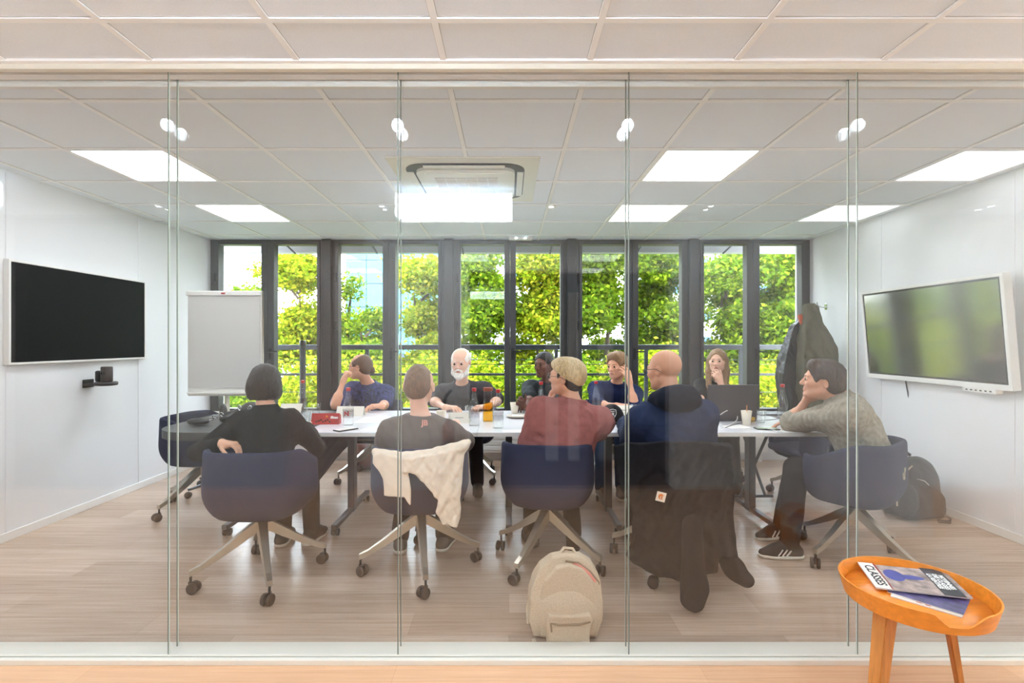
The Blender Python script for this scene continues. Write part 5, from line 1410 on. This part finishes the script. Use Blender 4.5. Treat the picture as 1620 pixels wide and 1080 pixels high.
gl = slab('sunglasses', 508, 657, .05, .03, .015, 30, M['blackp'], 'small black folded glasses right of the tumbler behind the red box', 'glasses')
slab('yellow_card', 1190, 667, .03, .03, .035, 20, mat('mustard', srgb(214, 168, 60), .6), 'small mustard block behind the paper cup with a stirrer', 'block')
nb = slab('tablet', 1222, 655, .30, .16, .012, 4, M['steel'], 'grey tablet near the windows behind the tumbler at the right', 'tablet')

# black cap with a white shield
x, y = place(968, 667)
cp = thing('baseball_cap', 'black baseball cap with a white shield badge, between rose shirt and hooded top', 'cap', (x, y, TZ))
S = Solid((x - .13, y - .16, TZ - .01), (x + .14, y + .13, TZ + .15), .005)
S.ell((x, y, TZ + .02), (.092, .105, .115), k=0); S.plane((0, 0, TZ + .001), (0, 0, -1))
cr = solid_obj('crown', S, M['c_blk'], cp, (x, y, TZ))
S = Solid((x - .13, y - .20, TZ - .01), (x + .14, y + .0, TZ + .05), .005)
S.ell((x + .02, y - .085, TZ + .008), (.088, .075, .010), k=0); solid_obj('peak', S, M['c_blk'], cp, (x, y, TZ))
bm = bmesh.new(); sh = [(-.024, .028), (0, .034), (.024, .028), (.024, 0), (.014, -.022), (0, -.032), (-.014, -.022), (-.024, 0), (-.024, .028)]
tube(bm, [(a, 0, b) for a, b in sh], .0022, 6, cap=False)
for p0, p1 in (((-.016, .018), (.016, .018)), ((-.012, .008), (.012, -.018)), ((.012, .008), (-.012, -.018)), ((0, .012), (0, -.01))): tube(bm, [(p0[0], 0, p0[1]), (p1[0], 0, p1[1])], .002, 6)
obj('badge', bm, M['white'], cr, loc=(-.012, -.096, .075), rot=(D(-24), 0, 0))

# laptop
x, y = place(1166, 668)
lt = thing('laptop', 'open dark laptop in front of the long-haired person, back of the lid to the glass', 'laptop', (x - .02, y + .05, TZ), 0)
obj('keyboard_deck', newbox(-.19, .19, 0, .26, 0, .014, bev=.004), M['steel'], lt)
obj('lid', newbox(-.19, .19, -.006, .004, 0, .27, bev=.003), mat('laptop_lid', srgb(70, 66, 68), .45), lt, loc=(0, .005, .012), rot=(D(8), 0, 0))
# cables
def cable(pts, r, m, label):
    bm = bmesh.new(); P0 = []
    for px, py, h in pts:
        d = F * (EYE - TZ - h) / (py - CY) if py > CY + 30 else 3.6
        P0.append(Vector(((px - CX) / F * d, d, TZ + h + r)))
    n = []; 
    for i in range(len(P0) - 1):
        a, b = P0[i], P0[i + 1]; pa, pb = P0[max(i - 1, 0)], P0[min(i + 2, len(P0) - 1)]
        for k in range(6):
            s = k / 6; n.append(.5 * ((2 * a) + (b - pa) * s + (2 * pa - 5 * a + 4 * b - pb) * s * s + (3 * a - 3 * b + pb - pa) * s ** 3))
    n.append(P0[-1]); tube(bm, n, r, 6)
    c = P0[0]; o = obj('cable', bm, m, None); 
    me = o.data; me.transform(Matrix.Translation(-c)); o.location = c
    return tag(o, label, 'cable')
cable([(1132, 662, .05), (1150, 650, .08), (1164, 652, .06), (1166, 664, .02), (1155, 672, 0), (1146, 677, 0), (1138, 676, 0), (1136, 671, .015), (1142, 672, .02)], .003, M['paper'], 'white looping cable lying before the laptop')
cable([(1146, 677, 0), (1165, 671, .01), (1185, 667, .015), (1205, 665, .01), (1222, 664, 0), (1245, 660, 0)], .0025, M['blackp'], 'thin black cable running past the paper cup towards the bottle')
cable([(1158, 674, 0), (1180, 679, 0), (1205, 681, 0), (1228, 683.5, 0), (1226, 681, 0), (1214, 678, .01)], .0025, M['paper'], 'white cable along the front edge of the right table by the phone')

# ------------------------------------------------------------------ side table and magazines in the hall
tx, ty, tzr, tzf = 1.466, 1.805, .466, .424
st = thing('side_table', 'round orange wooden tray side table on three legs, outside the glass', 'side table', (tx, ty, 0))
bm = bmesh.new(); lathe(bm, [(.0, tzf - .012), (.208, tzf - .012), (.208, tzf), (.0, tzf)], 64)
obj('tray_floor', bm, M['orange_wood'], st)
bm = bmesh.new(); n = 96
na = math.degrees(math.atan2(-1, -.28))            # the notch faces the viewer
na = -97.0
def rimh(a):
    dlt = abs((a - na + 180) % 360 - 180)
    if dlt < 9: return 0.0
    if dlt < 20: return (dlt - 9) / 11
    return 1.0
ri = []
for i in range(n):
    a = 360 * i / n; h = rimh(a); z = tzf + .0005 + (tzr - tzf) * h; ca_, sa = math.cos(D(a)), math.sin(D(a))
    r0, r1 = .2085, .2085 + .0165 * max(h, .02)
    zb = tzf - .022
    ri.append([bm.verts.new((r0 * ca_, r0 * sa, zb)), bm.verts.new(((r0 + .006) * ca_, (r0 + .006) * sa, zb)), bm.verts.new(((r1 + .006) * ca_, (r1 + .006) * sa, z)), bm.verts.new((r1 * ca_, r1 * sa, z))])
for i in range(n):
    A, B = ri[i], ri[(i + 1) % n]
    for k in range(4): bm.faces.new((A[k], B[k], B[(k + 1) % 4], A[(k + 1) % 4]))
bmesh.ops.recalc_face_normals(bm, faces=bm.faces)
obj('tray_rim', bm, M['orange_wood'], st, smooth='auto')
for a, rb_, rt_, sw in ((196, .192, .135, 1.15), (352, .165, .10, .62), (88, .185, .135, .8)):
    bm = bmesh.new(); ca_, sa = math.cos(D(a)), math.sin(D(a)); R_ = Matrix.Rotation(D(a), 4, 'Z')
    s0 = [bm.verts.new((rb_ + u * .017 * sw, v * .017 * sw, 0)) for u, v in ((-1, -1), (1, -1), (1, 1), (-1, 1))]
    s1 = [bm.verts.new((rt_ + u * .024 * sw, v * .024 * sw, tzf - .012)) for u, v in ((-1, -1), (1, -1), (1, 1), (-1, 1))]
    bm.faces.new(s0[::-1]); bm.faces.new(s1)
    for k in range(4): bm.faces.new((s0[k], s0[(k + 1) % 4], s1[(k + 1) % 4], s1[k]))
    bmesh.ops.bevel(bm, geom=bm.edges[:], offset=.004, segments=2, affect='EDGES'); bm.transform(R_)
    obj('leg', bm, M['oak'], st)
def pz(px, py, z): d = F * (EYE - z) / (py - CY); return Vector(((px - CX) / F * d, d, z))
def magazine(corners, z, h, cover, label, name='magazine'):
    """corners (pixels) only fix where it lies; it is built as a true rectangle there"""
    a, b, c_ = [pz(x, y, z) for x, y in corners]           # left-near, right-near, left-far
    ex = (b - a); w = ex.length; ang = math.atan2(ex.y, ex.x)
    t = thing(name, label, 'magazine', tuple(a), ang, 'magazines on the tray')
    return t, w
Z0 = tzf + .0005
# widths along the long side 0.28, short side 0.21
def mag(px, py, z, rz, L, W, cover, label, prints, tilt_=(0, 0)):
    a = pz(px, py, z)
    t = thing('magazine', label, 'magazine', tuple(a), D(rz))
    t.rotation_euler = (D(tilt_[0]), D(tilt_[1]), D(rz))
    bm = newbox(0, L, 0, W, 0, .004); obj('pages', bm, M['paper'], t)
    cv = obj('cover', newbox(-.001, L + .001, -.001, W + .001, .004, .0046), cover, t)
    for (nm, x0, x1, y0, y1, m) in prints:
        obj(nm, newbox(x0, x1, y0, y1, .0046, .005), m, cv)
    return t, cv
mw = mat('magazine_white', srgb(232, 224, 216), .35)
pur = mat('cover_purple', srgb(78, 70, 110), .3, var=.6, scale=(25, 25, 25))
pic = mat('cover_photo', srgb(160, 140, 132), .3, var=.55, scale=(28, 28, 28), detail=5)
dk = mat('cover_dark', srgb(52, 50, 54), .3, var=.6, scale=(60, 60, 60))
blu = mat('cap_blue_print', srgb(70, 72, 140), .3, var=.15)
mag(1409, 944, Z0, -46, .19, .19, mw, 'white magazine with red marks at the bottom of the pile on the tray', [('red_mark', .07, .085, .01, .02, M['red']), ('red_mark', .095, .11, .008, .018, M['red'])])
mag(1404, 937, Z0 + .0052, -49, .205, .19, pur, 'purple magazine in the middle of the pile on the tray', [])
t, cv = mag(1386, 931, Z0 + .0108, -18.5, .285, .19, pic, 'magazine with a blue cap photo on top of the pile on the tray', [('masthead_band', 0, .055, 0, .2, mw), ('dark_band', .205, .27, 0, .2, dk), ('red_band', .050, .056, 0, .2, M['red'])], tilt_=(3, -1.5))
t.name = 'magazine'
bm = bmesh.new(); bmesh.ops.create_uvsphere(bm, u_segments=20, v_segments=8, radius=1, matrix=Matrix.Translation((.095, .115, .0048)) @ Matrix.Diagonal((.032, .045, .0006, 1)))
bmesh.ops.create_uvsphere(bm, u_segments=20, v_segments=8, radius=1, matrix=Matrix.Translation((.145, .11, .0048)) @ Matrix.Diagonal((.045, .018, .0005, 1)))
obj('cap_print', bm, blu, cv)
me = text_mesh('CLASSES', .042, .0003, .0008); obj('masthead', me, M['blackp'], cv, loc=(.028, .10, .0052), rot=(0, 0, D(-90)))
for i in range(3):
    me = text_mesh(('LA RENTREE', 'DES CLASSES', 'MOYENNES')[i], .020, .0003, .0008); obj('cover_text', me, M['white'], cv, loc=(.217 + .018 * i, .10, .0052), rot=(0, 0, D(-90)))
# ------------------------------------------------------------------ balcony, trees and buildings outside
M['fascia'] = mat('grey_fascia', srgb(150, 152, 156), .6)
bm = newbox(-5, 5, 6.55, 6.68, EYE + (CY - 400) / F * 6.6, 2.95)
struct('trim_20', bm, M['fascia'])
struct('ceiling_balcony', newbox(-5, 5, YW + .22, 6.55, 2.80, 2.95), M['white'])
struct('floor_balcony', newbox(-5, 5, YW + .2, 6.72, -.25, -.05), mat('concrete', srgb(150, 148, 144), .9))
for i, px in enumerate((448, 585, 729, 874, 1018, 1163)):
    x = (px - CX) / F * 6.2
    t = thing('awning_bracket', 'small grey awning bracket at the top of the ' + ('second', 'third', 'fifth', 'sixth', 'eighth', 'ninth')[i] + ' window pane from the left', 'bracket', (x, 6.3, 2.8), group='awning brackets')
    bm = bmesh.new(); tube(bm, [(0, .25, -.30), (0, -.1, -.22), (-.02, -.12, 0)], .012, 6); obj('arm', bm, M['rail'], t)
YR = 6.55
rl = thing('balcony_railing', 'grey steel balcony railing outside the windows', 'railing', (0, YR, -.05))
zr = lambda py: EYE + (CY - py) / F * YR + .05
obj('top_rail', newbox(-5, 5, -.025, .025, zr(553), zr(545), bev=.01), M['rail'], rl)
for py, h in ((569, .008), (576, .008), (592, .03)):
    obj('cross_rail', newbox(-5, 5, -h / 2, h / 2, zr(py) - h / 2, zr(py) + h / 2), M['rail'], rl)
for py in (620, 660):
    obj('cross_rail', newbox(-5, 5, -.004, .004, zr(py) - .004, zr(py) + .004), M['rail'], rl)
for px in (479, 581, 732, 880, 1022, 1172, 330, 1310):
    x = (px - CX) / F * YR
    obj('post', newbox(x - .022, x + .022, -.02, .02, 0, zr(549)), M['rail'], rl)
x = (479 - CX) / F * 6.0
t = thing('awning_pole', 'tall dark awning pole outside the second window, above the left bottle', 'pole', (x, 6.0, -.05))
obj('tube', tube(bmesh.new(), [(0, 0, 0), (0, 0, EYE + 0.05 + (CY - 545) / F * 6.0)], .035, 12), M['rail'], t)
obj('pole_cap', lathe(bmesh.new(), [(.038, 1.345), (.038, 1.40), (.03, 1.41)], 12, cap_top=True), M['blackp'], t)

# foliage: each tree one crown of many small bent leaves, with its trunk and limbs
def leaf_mat(name, c1, c2, c3):
    m = bpy.data.materials.new(name); m.use_nodes = True; nt = m.node_tree; nt.nodes.clear(); N = nt.nodes.new; L = nt.links.new
    out = N('ShaderNodeOutputMaterial'); g = N('ShaderNodeNewGeometry'); cr = N('ShaderNodeValToRGB')
    cr.color_ramp.elements[0].color = c1; cr.color_ramp.elements[1].color = c3; e = cr.color_ramp.elements.new(.5); e.color = c2
    L(g.outputs['Random Per Island'], cr.inputs[0])
    d = N('ShaderNodeBsdfDiffuse'); t = N('ShaderNodeBsdfTranslucent'); mx = N('ShaderNodeMixShader'); mx.inputs[0].default_value = .5
    L(cr.outputs[0], d.inputs[0]); L(cr.outputs[0], t.inputs[0]); L(d.outputs[0], mx.inputs[1]); L(t.outputs[0], mx.inputs[2]); L(mx.outputs[0], out.inputs[0])
    return m
LM = [leaf_mat('leaf_green', srgb(62, 92, 16), srgb(98, 124, 24), srgb(142, 156, 40)), leaf_mat('leaf_yellow_green', srgb(84, 108, 16), srgb(128, 144, 28), srgb(176, 168, 44)), leaf_mat('leaf_deep', srgb(76, 108, 34), srgb(116, 144, 42), srgb(164, 180, 60))]
M['bark'] = mat('bark', srgb(72, 60, 50), .9, var=.3, scale=(20, 20, 4), bump=.4)
def leaves(blobs, n, size, seed):
    r = np.random.RandomState(seed); vol = np.array([b[3] * b[4] * b[5] for b in blobs]) ** .67; pr = vol / vol.sum()
    # tufts on the blobs' surfaces, leaves round each tuft
    nt_ = n // 22; k = r.choice(len(blobs), nt_, p=pr); B = np.array(blobs)[k]
    v = r.normal(size=(nt_, 3)); v /= np.linalg.norm(v, axis=1)[:, None]; rad = r.rand(nt_)[:, None] ** .30
    c = B[:, :3] + v * B[:, 3:6] * rad * (1 + .14 * r.normal(size=(nt_, 1)))
    c = np.repeat(c, 22, 0); C = c + r.normal(size=c.shape) * .11 * np.array((1, 1, .7)); m = len(C)
    nn = r.normal(size=(m, 3)) * .8 + np.array((0, -.25, .9)); nn /= np.linalg.norm(nn, axis=1)[:, None]
    a = np.cross(nn, r.normal(size=(m, 3))); a /= np.linalg.norm(a, axis=1)[:, None]; b = np.cross(nn, a)
    s = size * (.7 + .6 * r.rand(m, 1)); a = a * s; b = b * s * .62
    V = np.stack([C - a, C - a * .1 + b, C + a, C - a * .1 - b], 1)
    V[:, 1] += nn * s * .18; V[:, 3] += nn * s * .18
    me = bpy.data.meshes.new('crown'); me.vertices.add(m * 4); me.vertices.foreach_set('co', V.astype(np.float32).ravel())
    me.loops.add(m * 4); me.loops.foreach_set('vertex_index', np.arange(m * 4, dtype=np.int32)); me.polygons.add(m); me.polygons.foreach_set('loop_start', np.arange(0, m * 4, 4, dtype=np.int32))
    try: me.polygons.foreach_set('loop_total', np.full(m, 4, np.int32))
    except Exception: pass
    me.update(); return me
GZ = -7.0
def tree(px0, px1, py_top, py_bot, d, n, mt, label, seed, size=.085, fill=1.0, name='tree'):
    r = random.Random(seed); x0, x1 = (px0 - CX) / F * d, (px1 - CX) / F * d; zt_, zb_ = EYE + (CY - py_top) / F * d, EYE + (CY - py_bot) / F * d
    cx = (x0 + x1) / 2; hw2 = (x1 - x0) / 2; H = zt_ - zb_
    t = thing(name, label, 'tree' if name == 'tree' else 'bush', (cx, d, GZ))
    bl = []
    for i in range(int(22 * fill)):
        f = r.random(); z = zb_ + H * f; w = hw2 * (1.0 if f < .6 else 1.0 - (f - .6) * 1.35)
        rr = r.uniform(.34, .62) * min(1, .75 + hw2 * .2)
        bl.append((r.uniform(-w, w) * .9, r.uniform(-.9, .9), min(z, zt_ - rr * .8) - GZ, rr * 1.15, rr, rr * .8))
    obj('crown', leaves(bl, int(n * 1.9), size * .66, seed), mt, t)
    bm = bmesh.new(); top = (r.uniform(-.2, .2), 0, (zb_ + H * .8) - GZ); tube(bm, [(0, 0, 0), (r.uniform(-.1, .1), 0, (zb_ - GZ) * .6), (.05, 0, zb_ + H * .3 - GZ), top], [.16, .12, .07, .02], 8)
    tr_ = obj('trunk', bm, M['bark'], t)
    for b_ in bl[:12]:
        bm = bmesh.new(); s_ = Vector((.04, 0, b_[2] * .86 + .14 * (zb_ - GZ))); e_ = Vector(b_[:3]); tube(bm, [s_, (s_ + e_) / 2 + Vector((0, 0, -.1)), e_], [.035, .025, .008], 6)
        obj('limb', bm, M['bark'], t)
    return t
tree(372, 432, 446, 640, 14.0, 7000, LM[0], 'thin-topped green tree reaching into the first window', 101, fill=.6)
tree(418, 520, 398, 700, 12.5, 16000, LM[1], 'tall yellow-green tree filling the second window', 102)
tree(540, 612, 486, 680, 12.0, 9000, LM[0], 'low green tree below the blue glass building, in the third window', 103)
tree(536, 556, 436, 560, 13.5, 1500, LM[0], 'slim leafy branch tree at the left edge of the third window', 104, fill=.4)
tree(622, 706, 405, 690, 12.8, 14000, LM[1], 'loose yellow-green tree in the fourth window, blue facade behind', 105)
tree(722, 802, 392, 690, 12.2, 14000, LM[0], 'green tree in the fifth window before the white building', 106)
tree(806, 900, 398, 690, 12.0, 17000, LM[1], 'bright yellow-green tree behind the checked shirt', 107)
tree(908, 1000, 385, 690, 11.8, 17000, LM[0], 'dense green tree in the seventh window', 108)
tree(995, 1090, 396, 690, 12.4, 16000, LM[0], 'deep green tree in the eighth window', 109)
tree(1100, 1190, 402, 690, 12.0, 16000, LM[0], 'green tree behind the long-haired person', 110)
tree(1188, 1290, 388, 690, 11.6, 17000, LM[0], 'deep green tree in the last window at the right', 111)
for i, (a, b, tp, m, lab) in enumerate(((330, 470, 590, 2, 'deep green bush low behind the flip chart'), (440, 620, 565, 1, 'yellow-green bush behind the railing, left of the patterned shirt'), (600, 800, 560, 1, 'yellow-green bush behind the railing around the white-bearded person'), (780, 960, 570, 0, 'green bush behind the railing near the checked shirt'), (940, 1120, 552, 1, 'yellow-green bush behind the railing near the dark blue top'), (1090, 1310, 575, 1, 'yellow-green bush behind the railing at the right'))):
    tree(a, b, tp, 790, 9.6, 13000, LM[m], lab, 130 + i, size=.07, fill=1.3, name='bush')
struct('ground', newbox(-80, 80, 7, 120, GZ - .3, GZ), mat('grass_ground', srgb(92, 108, 60), .95, var=.2, scale=(2, 2, 2)))

def facade(name, px0, px1, py0, py1, d, wall, glassm, cols, rows, label, full=False, depth=10, gap=.25):
    x0, x1 = (px0 - CX) / F * d, (px1 - CX) / F * d; z1, z0 = EYE + (CY - py0) / F * d, EYE + (CY - py1) / F * d
    t = thing(name, label, 'building', ((x0 + x1) / 2, d, GZ))
    h = (x1 - x0) / 2
    obj('wall', newbox(-h, h, 0, depth, 0, z1 - GZ), wall, t)
    cw = 2 * h / cols; rh = (z1 - z0) / rows
    for j in range(rows):
        for i in range(cols):
            a = -h + i * cw; b = z0 - GZ + j * rh
            g = .04 if full else cw * gap; g2 = .05 if full else rh * .33
            obj('window', newbox(a + g, a + cw - g, -.05, .02, b + g2, b + rh - g2), glassm, t)
    return t
bg = mat('blue_curtain_glass', srgb(72, 134, 156), .5, var=.12, scale=(.15, .15, .15), spec=.15)
bg2 = mat('window_blue', srgb(70, 100, 136), .4, spec=.2)
wb_ = mat('white_facade', srgb(190, 192, 198), .7)
facade('office_building', 547, 712, 300, 560, 42, mat('dark_mullion', srgb(34, 50, 64), .5), bg, 5, 7, 'blue glass office building seen through the third and fourth windows', full=True)
facade('apartment_building', 745, 905, 330, 470, 46, wb_, bg2, 3, 2, 'white building with blue windows behind the trees in the middle windows')
facade('white_building', 1040, 1330, 396, 560, 50, wb_, bg2, 6, 4, 'long white building with blue windows behind the trees at the right')
